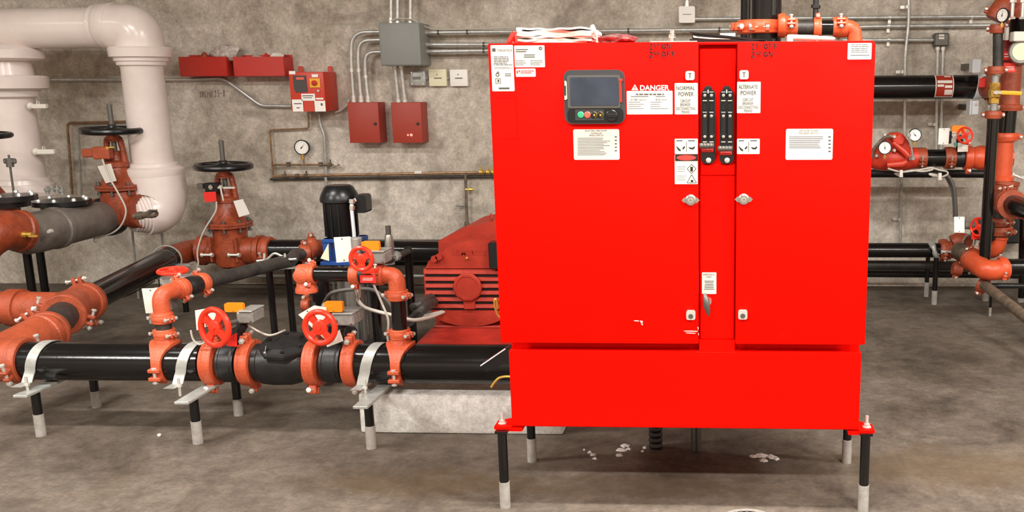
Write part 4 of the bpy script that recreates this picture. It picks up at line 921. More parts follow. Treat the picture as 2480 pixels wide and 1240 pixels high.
# ---- far left lower assembly
rL = .084
eb = P(112, 806, 4.24); ek = Vector((eb.x-.03, YP, zP))
elbow((fx(66), YP, zP), ek, eb, rL*1.06, 'large orange elbow at the bottom left end of front pipe', 'orange2', rr=.16, rim=1.10)
coupling((fx(58), YP, zP), X, rP, .045, 'orange coupling joining front pipe to the bottom left elbow', 'orange2', bdir=(0, -.95, -.3))
tc = P(168, 748, 4.72)
dn = (tc-eb).normalized()
pipe([eb-dn*.03, tc], rL*.84, 'short dark nipple between elbow and tee at left', 'dull')
coupling(eb, dn, rL*.98, .05, 'orange coupling at the back of the bottom left elbow', 'orange2', bdir=(-.5, -.2, .8))
d2 = (P(442, 616, 6.2)-P(212, 712, 4.98)).normalized()
T = thing('pipe_tee', 'large orange tee at the left edge where three big pipes meet', 'pipe fitting', tc)
bm = new(); sweep(bm, [tc-dn*.13, tc-dn*.10, tc, tc+d2*.12, tc+d2*.16], [rL*1.12, rL*1.14, rL*1.16, rL*1.08, rL*1.12], 28)
lf = (P(-160, 741, 4.75)-tc).normalized(); sweep(bm, [tc, tc+lf*.25, tc+lf*.25, tc+lf*.32, tc+lf*.32, tc+lf*2.2], [rL, rL, rL*1.15, rL*1.15, rL*.98, rL*.98], 28)
obj('tee_body', bm, 'orange2', T)
coupling(tc-dn*.13, dn, rL*1.02, .055, 'orange coupling on the near mouth of the large tee', 'orange2', bdir=(.9, 0, -.3))
coupling(tc+d2*.16, d2, rL*1.02, .055, 'orange coupling on the far mouth of the large tee', 'orange2', bdir=(-.2, 0, .9))
bend2 = P(436, 612, 6.2)
pipe([tc+d2*.16, bend2-(bend2-tc).normalized()*.10], .073, 'long thick black pipe sloping back from the large tee', 'black', seg=32)
v2 = P(545, 606, 6.25)
dback = (bend2-tc).normalized()
kb = P(462, 606, 6.3)
elbow(bend2-dback*.16, kb, P(500, 606, 6.27), .07, 'rusty orange elbow left of the centre gate valve', 'rust', rr=.14)
T = thing('pipe_stand', 'silver strap stand where the sloping black pipe meets the rusty elbow', 'pipe support', (bend2.x, 6.0, 0))
sp = bend2-dback*.22
bm = new(); torus(bm, sp, dback, rL+.004, .005, 32, 6, arc=1); box(bm, sp+Vector((.09, -.02, -.03)), (.16, .05, .008)); obj('pipe_strap', bm, 'galvp', T)
for s in (-1, 1):
    bm = new(); cyl(bm, (sp.x+.02, sp.y+s*.12, 0), (sp.x+.02, sp.y+s*.12, sp.z-rL-.01), .018, 12); obj('post', bm, 'black', T)
bm = new(); box(bm, (sp.x+.02, sp.y, sp.z-rL-.006), (.05, .34, .012)); obj('cross_bar', bm, 'galvp', T)
hose([(245, 735, 5.2), (310, 715, 5.4), (375, 680, 5.6)], 5.4, .004, 'rubber', 'thin black wire sagging under the sloping black pipe')
# ================================================================ white jacketed pipework
YW = 6.3
T = thing('jacketed_pipe', 'white jacketed pipe turning down in a big elbow near the red trays', 'pipe', P(385, 560, YW))
rw = rad(100, YW)
h0, h1, kt, v0 = P(-160, 56, YW), P(240, 64, YW), P(352, 66, YW), P(352, 128, YW); xw = P(354, 250, YW).x; v0.x = xw; kt.x = xw; h1.z = h0.z = kt.z
bm = new(); sweep(bm, [h0, h1], rw*.97, 40); obj('horizontal_jacket', bm, 'white', T)
bm = new(); lathe(bm, P(236, 64, YW)+Vector((0, 0, 0)), X, [(0, rw), (.0, rw*1.04), (.015, rw*1.04), (.02, rw*1.0), (.035, rw*1.06), (.05, rw*1.12), (.12, rw*1.12), (.13, rw*1.0)], 40); obj('joint_collar', bm, 'white', T)
bm = new(); sweep(bm, bend([P(270, 66, YW), kt, Vector((xw, YW, P(352, 126, YW).z))], .24, 14), rw*1.10, 40); obj('elbow_jacket', bm, 'white', T)
def zz(y, x=354, Y=YW): return P(x, y, Y).z
def vprof(x, Y, items): return [(zz(y, x, Y), rad(2*r, Y)) for y, r in items]
bm = new(); pr = vprof(354, YW, [(404, 50), (165, 48), (160, 50), (158, 56), (150, 57), (148, 61), (140, 62), (138, 70), (118, 72), (114, 68)]); lathe(bm, (xw, YW, 0), Z, pr, 40); obj('vertical_jacket', bm, 'white', T)
bm = new(); pr = vprof(386, YW, [(438, 66), (428, 68), (420, 70), (408, 69), (404, 64), (402, 58), (394, 57), (392, 51)]); lathe(bm, (xw, YW, 0), Z, pr, 40); obj('lower_collar', bm, 'white', T)
pm = P(349, 514, 5.95)
A0 = Vector((xw, YW, zz(422, 386))); A1 = P(404, 512, YW); A2 = P(352, 514, 6.20); n = 16; q = [A0*(1-k/n)**2+A1*(2*(1-k/n)*(k/n))+A2*(k/n)**2 for k in range(n+1)]
bm = new(); sweep(bm, [A0+Vector((0, 0, .03))]+q, [rad(130, YW)]+[rad(137-22*k/n, YW) for k in range(n+1)], 40); obj('lower_elbow_jacket', bm, 'white', T)
axm = Vector((-.55, -.83, -.05)).normalized()
bm = new(); lathe(bm, A2-axm*.05, axm, [(0, rad(100, 6.2))]+[(.03+.010*i, rad((112 if i % 2 else 105)-i*2.0, 6.2)) for i in range(12)]+[(.15, rad(70, 6.2))], 40); obj('ribbed_mouth', bm, 'white', T)
# left column
T = thing('jacketed_pipe', 'white jacketed vertical column with stacked flanges at the far left', 'pipe', P(30, 470, YW))
xc_ = P(16, 200, YW).x
bm = new(); pr = [(zz(y, 20), rad(2*r, YW)) for y, r in [(472, 82), (462, 82), (460, 76), (446, 74), (444, 68), (434, 66), (430, 58), (240, 54), (236, 58), (234, 66), (222, 68), (218, 72), (214, 90), (188, 92), (184, 88), (182, 62), (148, 58), (146, 84), (142, 90), (122, 90), (114, 80), (106, 58)]]
lathe(bm, (xc_, YW, 0), Z, pr, 40); obj('column_jacket', bm, 'white', T)
for (x0, y0, x1, y1) in ((74, 251, 110, 263), (88, 361, 130, 374)):
    bm = new(); pbox(bm, x0, y0+1, x1, y1, YW-.08, .03, bev=.004); a = P(x0-4, (y0+y1)/2, YW-.05); lathe(bm, a, X, [(0, .022), (.015, .026), (.03, .016), (.05, .008)], 12); torus(bm, P(x0+18, y0-2, YW-.06), X, .012, .003, 16, 6); obj('sensor_clip', bm, 'plate', T)
# ================================================================ gate valves
def gate(T, Y, xt, R_wheel, ys, col='rust'):
    """ys: pixel heights stemtop, wheel, yoketop, yokebot, bonnettop, flangetop, flangebot, bodybot"""
    st, wh, yt_, yb_, bt_, ft, fb, bb_ = ys
    x0 = P(xt, (ft+wh)/2, Y).x
    z = lambda y: P(xt, y, Y).z
    bm = new(); cyl(bm, (x0, Y, z(yb_)), (x0, Y, z(st)), .015, 12); obj('stem', bm, 'steelgrey', T)
    bm = new(); wheelmesh(bm, (x0, Y, z(wh)), (0.02, -.02, 1), R_wheel, 5, thick=.11, sp=.16, hub=.22); lathe(bm, (x0, Y, z(wh)-.035), Z, [(0, .032), (.05, .032), (.06, .024), (.075, .024)], 6); obj('handwheel', bm, 'blackp', T)
    bm = new(); yr_ = rad(46, Y)
    lathe(bm, (x0, Y, z(yt_+10)), Z, [(0, yr_*1.0), (z(yt_)-z(yt_+10), yr_*.82), (z(yt_)-z(yt_+10)+.012, yr_*.55)], 16)
    lathe(bm, (x0, Y, z(yb_)), Z, [(-.03, yr_*1.25), (0, yr_*1.25), (.012, yr_*.9)], 16)
    for s in (-1, 1): sweep(bm, [(x0+s*yr_*.98, Y, z(yb_)), (x0+s*yr_*.92, Y, (z(yb_)+z(yt_))/2), (x0+s*yr_*.72, Y, z(yt_+6))], [.022, .018, .020], 8)
    lathe(bm, (x0, Y, z(yb_)), Z, [(0, .045), (.06, .036), (.07, .028)], 12)
    obj('yoke', bm, col, T)
    bm = new(); hb = z(ft)-0; lathe(bm, (x0, Y, 0), Z, [(z(ft), rad(92, Y)), (z(ft)+.012, rad(80, Y)), (z(bt_+8), rad(60, Y)), (z(bt_), rad(52, Y)), (z(yb_)-.03, rad(48, Y))], 24); obj('bonnet', bm, col, T)
    bm = new(); lathe(bm, (x0, Y, 0), Z, [(z(fb), rad(106, Y)), (z(fb)+.004, rad(112, Y)), ((z(ft)+z(fb))/2-.002, rad(112, Y)), ((z(ft)+z(fb))/2, rad(106, Y)), ((z(ft)+z(fb))/2+.002, rad(112, Y)), (z(ft), rad(112, Y))], 8, ph=PI/8); obj('bonnet_flange', bm, col, T)
    for k in range(8):
        a = PI*k/4+.2; bm = new(); bolt(bm, (x0+rad(98, Y)*math.cos(a), Y+rad(98, Y)*math.sin(a), (z(ft)+z(fb))/2), Z, z(ft)-z(fb)+.035, .007); obj('flange_bolt', bm, 'steelgrey', T)
    return x0, z
vY = 6.25
T = thing('gate_valve', 'rust-red gate valve with black handwheel in centre of the back pipe', 'valve', v2)
x0, z = gate(T, vY, 548, rad(138, vY), (340, 403, 420, 478, 500, 536, 550, 648))
bm = new(); lathe(bm, (x0, vY, z(648)), Z, [(0, .06), (.02, .10), (.06, .115), (z(604)-z(648), .118), (z(570)-z(648), .105), (z(550)-z(648), rad(88, vY))], 12)
zc = z(606)
lathe(bm, (x0-.21, vY, zc), X, [(0, .078), (.0, .10), (.03, .10), (.04, .088), (.38, .088), (.39, .10), (.42, .10)], 28)
for s in (-1, 1): box(bm, (x0+s*.085, vY-.10, zc+.02), (.012, .03, .16), bev=.002)
obj('valve_body', bm, 'rust', T)
for s in (-1, 1):
    bm = new(); bolt(bm, (x0+s*.09-.01, vY-.125, zc-.01), X, .07, .008); obj('body_bolt', bm, 'zinc', T)
coupling((x0+.24, vY, zc), X, .075, .06, 'dull orange coupling right of the centre gate valve', 'orange2', bdir=(0, -.9, -.4))
bm = new(); pbox(bm, 495, 443, 526, 466, vY-.10, .06, bev=.004); sw = obj('tamper_switch', bm, 'blackp', T)
bm = new(); pbox(bm, 476, 445, 490, 458, vY-.10, .05, bev=.003); obj('switch_end', bm, 'teal' if False else 'steelgrey', sw)
bm = new(); lathe(bm, P(510, 452, vY-.10), (0, -1, 0), [(0, .012), (.004, .012)], 12); torus(bm, P(510, 454, vY-.106), (0, 1, 0), .012, .003, 14, 6); obj('switch_dial', bm, 'chrome', sw)
bm = new(); box(bm, ((P(526, 452, vY).x+P(585, 452, vY).x)/2, vY-.09, P(550, 451, vY).z), (P(585, 452, vY).x-P(526, 452, vY).x, .012, .012)); cyl(bm, P(534, 455, vY-.11), P(541, 486, vY-.11), .006, 8); lathe(bm, P(535, 452, vY-.10), (0, -1, 0), [(0, .012), (.012, .01)], 8); obj('switch_rod', bm, 'zinc', T)
bm = new(); prism(bm, [P(492, 466, vY-.12), P(522, 464, vY-.12), P(524, 487, vY-.12), P(497, 490, vY-.12)], (0, .004, 0)); rt = solo('red_tag', bm, 'redtag', 'red tag hanging from the tamper switch of centre gate valve', 'tag', smooth=False)
bm = new(); prism(bm, [P(565, 487, vY-.13), P(588, 482, vY-.13), P(605, 518, vY-.13), P(579, 526, vY-.13)], (0, .003, 0)); solo('paper_tag', bm, 'paper', 'white paper tag hanging on the centre gate valve bonnet', 'tag', smooth=False)
hose([(524, 488), (522, 512), (500, 548), (487, 575), (478, 610), (480, 640), (470, 655), (455, 668)], vY-.14, .005, 'cable', 'thin grey cable looping down from the centre gate valve')
# pipe right of valve 2
pipe([(x0+.22, vY, zc), P(775, 606, 6.3), P(1240, 611, 6.4)], .070, 'black suction pipe running right from centre gate valve behind slim pump', seg=32)
# ---- valve 1
gY = 6.15
T = thing('gate_valve', 'rust-red gate valve with black handwheel beside the white jacketed elbow', 'valve', P(290, 540, gY))
x0, z = gate(T, gY, 280, rad(146, gY), (253, 316, 332, 392, 412, 446, 460, 545))
zc = z(514)
gA, gB = P(252, 521, gY-.05), P(345, 516, 6.05); dG = (gB-gA).normalized()
bm = new(); lathe(bm, (x0, gY, z(548)), Z, [(0, .06), (.02, .10), (.06, .12), (z(500)-z(548), .125), (z(462)-z(548), rad(92, gY))], 12)
gc = Vector((x0, gY, zc)); lathe(bm, gc-dG*.18, dG, [(0, .10), (.03, .10), (.04, .09), (.26, .09), (.27, .11), (.34, .11)], 28); obj('valve_body', bm, 'rust', T)
bm = new(); pbox(bm, 196, 361, 226, 381, gY-.09, .05, bev=.006); pbox(bm, 222, 356, 262, 386, gY-.11, .06, bev=.006); obj('tamper_switch', bm, 'orange2', T)
bm = new(); cyl(bm, P(236, 358, gY-.10), P(275, 357, gY-.10), .006, 8); lathe(bm, P(262, 358, gY-.10), (0, -1, 0), [(0, .010), (.012, .01)], 8); obj('switch_rod', bm, 'brass', T)
bm = new(); prism(bm, [P(236, 403, gY-.13), P(268, 396, gY-.13), P(282, 438, gY-.13), P(256, 444, gY-.13)], (0, .003, 0)); solo('paper_tag', bm, 'paper', 'white paper tag hanging on the left gate valve', 'tag', smooth=False)
hose([(248, 385), (262, 425), (282, 460), (303, 500), (303, 525), (290, 550), (268, 566), (230, 578)], gY-.16, .0055, 'cable', 'grey cable looping down in front of the left gate valve')
T = thing('test_cock', 'small brass ball valve sticking out right of the left gate valve', 'valve', P(360, 530, 5.9))
bm = new(); lathe(bm, P(325, 524, 5.92), P(386, 516, 5.9)-P(325, 524, 5.92), [(0, .018), (.03, .018), (.03, .026), (.055, .026), (.06, .020), (.10, .022), (.115, .026), (.14, .026), (.16, .018)], 10); obj('cock_body', bm, 'brownpipe', T)
bm = new(); cyl(bm, P(360, 518, 5.88), P(368, 510, 5.88), .008, 8); box(bm, P(370, 509, 5.88), (.05, .02, .006)); obj('cock_handle', bm, 'steelgrey', T)
# ---- grey backflow preventer
nA, nB = P(62, 568, 5.35), P(262, 524, 6.1); dB = (nB-nA).normalized(); LB = (nB-nA).length
T = thing('backflow_preventer', 'grey cast iron backflow preventer barrel with black hatch covers at left', 'valve', nA)
bm = new(); lathe(bm, nA, dB, [(-.10, .05), (-.09, .075), (-.05, .100), (0, .115), (.10, .119), (.22, .117), (.23, .125), (.26, .125), (.27, .113), (LB*.8, .110), (LB-.03, .100), (LB, .095)], 40); obj('barrel', bm, 'greyiron', T)
for px, py, Yq, Rq in ((150, 490, 5.8, 64), (20, 479, 5.35, 62)):
    c = P(px, py, Yq); bm = new(); lathe(bm, c, Z, [(-.05, rad(Rq*1.5, Yq)), (-.016, rad(Rq*1.55, Yq)), (-.016, rad(Rq*2.1, Yq)), (.014, rad(Rq*2.1, Yq)), (.016, rad(Rq*1.7, Yq)), (.024, rad(Rq*.8, Yq))], 20); hc = obj('hatch_cover', bm, 'blackp', T)
    for k in range(8):
        a = PI*k/4+.3; bm = new(); lathe(bm, c+Vector((rad(Rq*1.75, Yq)*math.cos(a), rad(Rq*1.75, Yq)*math.sin(a), .012)), Z, [(0, .013), (.012, .013), (.02, .007)], 6); obj('hatch_bolt', bm, 'galv', hc)
bm = new(); lathe(bm, nB-dB*.02, dB, [(0, .105), (.0, .125), (.05, .125), (.05, .10)], 28); obj('end_coupling', bm, 'rubber', T)
bm = new()
for px, py in ((116, 462), (128, 456), (140, 460), (152, 464)): lathe(bm, P(px, py+8, 5.9), Z, [(0, .012), (.02, .012), (.02, .018), (.035, .018), (.035, .008), (.05, .008)], 8)
cyl(bm, P(112, 458, 5.9), P(156, 462, 5.9), .008, 8); obj('test_cocks', bm, 'silverp', T)
bm = new(); cyl(bm, P(28, 566, 5.15), P(75, 568, 5.2), .010, 8); lathe(bm, P(48, 568, 5.14), X, [(0, .018), (.03, .018), (.03, .012), (.07, .014)], 8); box(bm, P(80, 572, 5.12), (.05, .015, .014), bev=.003); obj('brass_cock', bm, 'brass', T)
bm = new(); lathe(bm, P(125, 560, 5.3), (0, -1, 0), [(0, .014), (.02, .014), (.03, .008)], 8); lathe(bm, P(231, 574, 5.95), (0, -.5, -1), [(-.01, .010), (.03, .010), (.035, .006)], 8); obj('drain_plug', bm, 'zinc', T)
pipe([P(-55, 596, 5.01), P(-420, 860, 4.2)], .098, 'rust-red pipe stub beyond the left frame edge', 'rust')
elbow(P(-60, 600, 5.0), P(-6, 556, 5.1), P(52, 560, 5.25), .105, 'dark orange elbow cropped at the left edge before the grey barrel', 'rust', rr=.1)
bm = new(); lathe(bm, P(6, 500, 5.35), Z, [(-.06, .085), (.02, .085), (.03, .10), (.045, .10)], 20); solo('valve_stub', bm, 'rust', 'dark orange flanged stub at the left edge above the elbow', 'pipe fitting')
T = thing('gate_valve', 'black handwheel of an unseen valve cropped at the left edge', 'valve', P(-40, 500, 5.6))
bm = new(); wheelmesh(bm, P(-48, 328, 5.6), (.02, -.02, 1), rad(140, 5.6), 5, thick=.10, sp=.16, hub=.22); obj('handwheel', bm, 'blackp', T)
bm = new(); a = P(-48, 328, 5.6); cyl(bm, a-Vector((0, 0, .5)), a+Vector((0, 0, .2)), .016); obj('stem', bm, 'steelgrey', T)
bm = new(); lathe(bm, a-Vector((0, 0, .5)), Z, [(0, .12), (.1, .12), (.2, .06), (.42, .06), (.44, .04)], 16); obj('yoke', bm, 'rust', T)
T = thing('lever_rod', 'thin grey rod with a crosshead before the white column', 'rod', P(34, 470, 5.6))
bm = new(); sweep(bm, [P(34, 472, 5.5), P(28, 430, 5.5), P(21, 375, 5.5)], .006, 8); obj('rod', bm, 'steelgrey', T)
bm = new(); box(bm, P(24, 390, 5.5), (.075, .02, .03), bev=.006); lathe(bm, P(24, 396, 5.5), Z, [(-.02, .02), (.03, .02)], 6); obj('crosshead', bm, 'steelgrey', T)
for px, lab in ((63, 'black post left of its twin under the grey barrel'), (95, 'black post right of its twin under the grey barrel')):
    q = P(px, 600, 6.1 if px > 80 else 5.85); T = thing('support_post', lab, 'post', (q.x, q.y, 0))
    bm = new(); cyl(bm, (q.x, q.y, .13), (q.x, q.y, P(px, 590, q.y).z), .025, 14); L = obj('post', bm, 'black', T)
    bm = new(); cyl(bm, (q.x, q.y, 0), (q.x, q.y, .132), .028, 14); obj('painted_sleeve', bm, 'postwhite', T)
# thin rods below the white elbow
for (a, b), lab in ((((318, 568), (326, 640)), 'left'), (((388, 566), (397, 612)), 'right')):
    bm = new(); q1 = P(b[0], b[1], 6.5); cyl(bm, P(a[0], a[1]-30, 6.5), (q1.x, 6.5, 0), .008, 8); solo('hanger_rod', bm, 'galvp', 'thin pale rod under the white elbow, %s of the two' % lab, 'rod')
# low black pipes along the back wall
pipe([P(560, 612, 6.78), P(1240, 612, 6.78)], .095, 'thick black pipe low along the back wall, left of the cabinet', seg=28)
pipe([P(560, 668, 6.86), P(1240, 668, 6.86)], .014, 'thin pale conduit low on the back wall behind the slim pump', 'galvp', name='conduit', cat='conduit')
# ================================================================ back wall, left part
def wbox(x0, y0, x1, y1, d, m, T, name='box_body', bev=.004):
    bm = new(); l, r, bo, t = rect(x0, y0, x1, y1, W-d); box(bm, ((l+r)/2, W-d/2-.002, (bo+t)/2), (r-l, d-.006, t-bo), bev=bev, seg=2); return obj(name, bm, m, T)
def wthing(name, lab, cat, x, y, group=None): return thing(name, lab, cat, P(x, y, W), group)
def tray(x0, y0, x1, y1, lab):
    T = wthing('red_wall_tray', lab, 'tray', (x0+x1)/2, y1); d = .15; Y = W-d
    l, r, bo, t = rect(x0, y0, x1, y1, Y)
    bm = new(); th = .006
    box(bm, ((l+r)/2, Y, (bo+t)/2), (r-l, th, t-bo)); box(bm, ((l+r)/2, W-.006, (bo+t)/2+.01), (r-l, th, t-bo+.02)); box(bm, ((l+r)/2, (Y+W)/2, bo), (r-l, d-.008, th))
    for xx in (l, r): box(bm, (xx, (Y+W)/2, (bo+t)/2), (th, d-.008, t-bo))
    obj('tray_body', bm, 'trayred', T, smooth=False)
    bm = new(); box(bm, ((l+r)/2, Y+.004, t+.002), (r-l, .016, .005)); obj('rolled_rim', bm, 'paper' if False else 'trayred', T, smooth=False)
    return l, r, bo, t
a = tray(435, 139, 549, 184, 'left red wall tray holding a clear plastic bag'); b = tray(566, 139, 688, 184, 'right red wall tray beside the red controller')
p = P(546, 136, W-.08); solo('plastic_bag', lump((p.x, W-.08, a[3]-.025), (.10, .05, .062), amp=.22, seed=9), 'bag', 'clear crumpled plastic bag in the left red tray', 'bag')
p = P(497, 134, W-.08); solo('orange_bottle', lump((p.x, W-.09, a[3]-.03), (.025, .025, .038), amp=.06, seed=2), 'orange2', 'small orange object standing in the left red tray', 'bottle')
for i, (x, w_, m_, lab, h) in enumerate(((625, .045, 'bag', 'crumpled pale wrapper at the left of the right red tray', .02), (646, .014, 'redtag', 'small red and white packet in the right red tray', .026), (672, .05, 'plate', 'white crumpled paper at the right of the right red tray', .035))):
    q = P(x, 136, W-.08); solo(['wrapper', 'packet', 'paper'][i], lump((q.x, W-.08, b[3]-.02), (w_, .04, h), amp=.3, seed=i+11, sub=2), m_, lab, ['wrapper', 'packet', 'paper'][i])
def hcond(pts, r, lab, m='galv', Y=W-.035, rr=.09, name='conduit'):
    q = [P(p[0], p[1], p[2] if len(p) > 2 else Y) for p in pts]
    return pipe(q, r, lab, m, rr=rr, cat='conduit', name=name, seg=12)
def strap(x, y, Y=W-.035, v=False):
    pass
hcond([(60, 193), (440, 193), (542, 190), (632, 256), (706, 257)], .012, 'silver conduit stepping down under the trays to the red controller', rr=.04)
hcond([(322, 294), (163, 298), (175, 470)], .008, 'thin pale tubing frame on the wall behind the left gate valve', 'copper', rr=.03, name='tubing')
hcond([(322, 303), (188, 306), (196, 470)], .005, 'thin grey tube added as the shadow of the tubing frame', 'galvp', rr=.03, name='tubing')  # no second tube here: it draws the frame's shadow on the wall
# jockey controller
T = wthing('pump_controller', 'red wall controller with yellow switch and white labels', 'controller', 760, 272)
dC = .24; wbox(702, 174, 786, 270, dC, 'ctlred', T, 'controller_case', .006)
Y = W-dC-.001
def cl(x0, y0, x1, y1, m, name, d=.003, rr=None, lab=None): bm = new(); pbox(bm, x0, y0, x1, y1, Y-d, d); return obj(name, bm, m, T, label=lab, smooth=False)
bm = new(); prism(bm, [P(709, 183, Y-.004), P(740, 183, Y-.004), P(744, 223, Y-.004), P(716, 224, Y-.004), P(712, 215, Y-.004)], (0, .004, 0)); cl_ = obj('grey_keypad', bm, 'greyink', T, smooth=False)
cl(717, 187, 736, 193, 'redbtn', 'red_display', .006)
cl(750, 190, 775, 212, 'yellow', 'yellow_switch_plate', .005)
bm = new(); lathe(bm, P(762, 201, Y-.005), (0, -1, 0), [(0, .018), (.012, .018), (.014, .014)], 16); obj('switch_knob', bm, 'cabdark', T)
cl(700, 172, 715, 180, 'whitebox', 'white_label'); cl(755, 180, 770, 187, 'whitebox', 'white_label'); cl(730, 227, 763, 244, 'whitebox', 'white_label'); cl(708, 241, 734, 270, 'whitebox', 'white_label'); cl(762, 244, 788, 270, 'whitebox', 'white_label'); cl(765, 237, 783, 241, 'whitebox', 'white_label')
cl(736, 245, 761, 270, 'ctlred', 'red_label', .004); bm = new(); lathe(bm, P(772, 220, Y), (0, -1, 0), [(0, .010), (.01, .008)], 10); obj('round_lamp', bm, 'chrome', T)
bm = new()
for q in ((732, 231, 758, 233), (734, 236, 756, 237.5), (712, 250, 730, 252), (718, 260, 726, 262), (777, 250, 781, 256)): pbox(bm, *q, Y-.005, .001)
obj('label_print', bm, 'greyink', T, smooth=False)
bm = new(); 
for x in (728, 800): box(bm, P(x, 169, W-.02), (.03, .01, .05), bev=.003)
obj('mounting_tab', bm, 'ctlred', T)
T = None
hcond([(746, 273), (748, 311), (653, 315), (660, 400), (662, 428)], .006, 'bent copper tube from the red controller down to the gauge line', 'copper', rr=.02, name='copper_tube')
hcond([(772, 276), (776, 305), (785, 325), (787, 360), (793, 540)], .012, 'pale conduit falling from the red controller behind the slim pump', 'galvp', rr=.1)
hcond([(812, 272), (825, 268), (843, 252), (846, 240)], .008, 'short grey flexible cable between the controller and maroon cabinet', 'cable', name='flexible_cable')
T = wthing('gauge_line', 'short brass gauge line with isolation cocks under the dial', 'tubing', 740, 400)
bm = new(); cyl(bm, P(660, 399, W-.06), P(822, 399, W-.06), .007, 8); cyl(bm, P(736, 398, W-.06), P(735, 372, W-.06), .006, 8); obj('tube', bm, 'copper', T)
for x in (700, 778, 800, 815):
    bm = new(); lathe(bm, P(x-6, 399, W-.06), X, [(0, .008), (.004, .014), (.026, .014), (.03, .008)], 8)
    if x in (700, 778): box(bm, P(x-2, 394, W-.075), (.035, .01, .008)); cyl(bm, P(x, 399, W-.06), P(x-1, 393, W-.075), .005, 8)
    if x == 800: box(bm, P(x, 392, W-.075), (.008, .01, .035))
    obj('cock', bm, 'brownpipe' if x < 810 else 'zinc', T)
def gauge(x, y, Y, rpx, lab, ax=(0, -1, 0), stem=True, ang=60, group=None):
    c = P(x, y, Y); R_ = rad(rpx*2, Y); T = thing('pressure_gauge', lab, 'gauge', c)
    a = Vector(ax).normalized(); xx, yy, zz_ = frame(a)
    bm = new(); lathe(bm, c-a*R_*.55, a, [(0, R_*.8), (.006, R_*1.0), (R_*.5, R_*1.0), (R_*.55, R_*1.06), (R_*.62, R_*1.04), (R_*.62, R_*.9), (R_*.56, R_*.9)], 32); obj('gauge_case', bm, 'rubber', T)
    bm = new(); lathe(bm, c+a*R_*.01, a, [(0, R_*.9), (.002, R_*.9)], 32); f = obj('dial', bm, 'whitebox', T)
    bm = new()
    for k in range(11):
        t = math.radians(-130+26*k+90); d = xx*math.cos(t)+yy*math.sin(t); q = c+a*(R_*.01+.003)+d*R_*.72; box(bm, q, (R_*.14, R_*.03, .001), (d, zz_.cross(d), zz_))
    obj('tick_marks', bm, 'ink', f, smooth=False)
    bm = new(); t = math.radians(ang); d = xx*math.cos(t)+yy*math.sin(t); q = c+a*(R_*.01+.004); n_ = zz_.cross(d)
    prism(bm, [q-d*R_*.25-n_*R_*.05, q-d*R_*.25+n_*R_*.05, q+d*R_*.7], a*.001); lathe(bm, q, a, [(0, R_*.09), (.002, R_*.09)], 12); obj('needle', bm, 'ink', f, smooth=False)
    if stem:
        bm = new(); cyl(bm, c-Vector((0, 0, R_)), c-Vector((0, 0, R_*1.7)), R_*.16, 8); lathe(bm, c-Vector((0, 0, R_*1.55)), Z, [(0, R_*.24), (R_*.3, R_*.24)], 6); obj('stem', bm, 'brass', T)
    return T
gauge(731, 357, W-.06, 18, 'round white dial gauge on the wall under the red controller', ang=50, ax=(.1, -1, 0))
T = wthing('copper_line', 'long copper line with cocks running right behind the cabinet', 'tubing', 930, 425)
bm = new(); cyl(bm, P(660, 427, W-.05), P(1240, 416, W-.05), .010, 10); obj('tube', bm, 'copper', T)
for x in (690, 720, 742):
    bm = new(); lathe(bm, P(x-6, 426, W-.05), X, [(0, .009), (.004, .016), (.028, .016), (.034, .009)], 8); 
    if x != 720: box(bm, P(x, 419, W-.065), (.008, .01, .03))
    obj('cock', bm, 'brownpipe', T)
bm = new(); cyl(bm, P(1005, 418, W-.05), P(1022, 418, W-.05), .013, 10); obj('pale_marker_sleeve', bm, 'plate', T)
for x in (1165, 1182, 1195):
    bm = new(); lathe(bm, P(x-5, 417, W-.055), X, [(0, .010), (.004, .018), (.028, .018), (.034, .010)], 8); box(bm, P(x, 409, W-.07), (.01, .012, .03)); obj('brass_cock', bm, 'brass', T)
hcond([(655, 434), (1240, 427)], .008, 'second thin dark tube just under the long copper line', 'dull', name='tubing')
T = wthing('drop_line', 'thin vertical tube with two small cocks above the big motor', 'tubing', 1131, 540)
bm = new(); cyl(bm, P(1127, 420, W-.05), P(1132, 552, W-.05), .010, 10); obj('tube', bm, 'brownpipe', T)
for (x0, x1, y) in ((1127, 1148, 459), (1104, 1127, 497)):
    bm = new(); lathe(bm, P(min(x0, x1), y, W-.055), X, [(0, .008), (abs(x1-x0)*W/CF*.95, .008)], 8); lathe(bm, P((x0+x1)/2, y, W-.055), X, [(0, .012), (.02, .012)], 8); obj('side_cock', bm, 'brass' if y < 480 else 'silverp', T)
bm = new(); lathe(bm, P(1131, 548, W-.05), Z, [(0, .018), (.03, .018)], 8); obj('union', bm, 'brownpipe', T)
# grey junction box
T = wthing('junction_box', 'grey steel junction box with conduits entering on every side', 'electrical box', 975, 160)
wbox(919, 55, 1016, 159, .24, 'greybox', T); wbox(921, 57, 1017, 157, .246, 'greybox', T, 'box_cover')
# conduits
def fit(x, y, Y=W-.10, ax=Z, r=.016):
    pass
for i, (k, lab) in enumerate(((((857, 246), (850, 150), (853, 78), (935, 77)), 'outermost of the three curved conduits left of the grey junction box'), (((875, 246), (867, 150), (870, 98), (935, 96)), 'middle of the three curved conduits left of the grey junction box'), (((892, 246), (884, 170), (886, 127), (935, 125)), 'innermost of the three curved conduits left of the grey junction box'))):
    T = wthing('conduit', lab, 'conduit', k[0][0], 246); q = [P(x, y, W-.08) for x, y in k]
    bm = new(); sweep(bm, bend(q, .14, 10), .0135, 14); obj('tube', bm, 'galv', T)
    bm = new(); lathe(bm, q[0], Z, [(-.004, .020), (.014, .020), (.016, .017), (.04, .017)], 12); obj('end_fitting', bm, 'zinc', T)
    bm = new(); lathe(bm, q[0]+(q[1]-q[0])*.75, q[1]-q[0], [(0, .017), (.02, .017)], 12); obj('strap', bm, 'zinc', T)
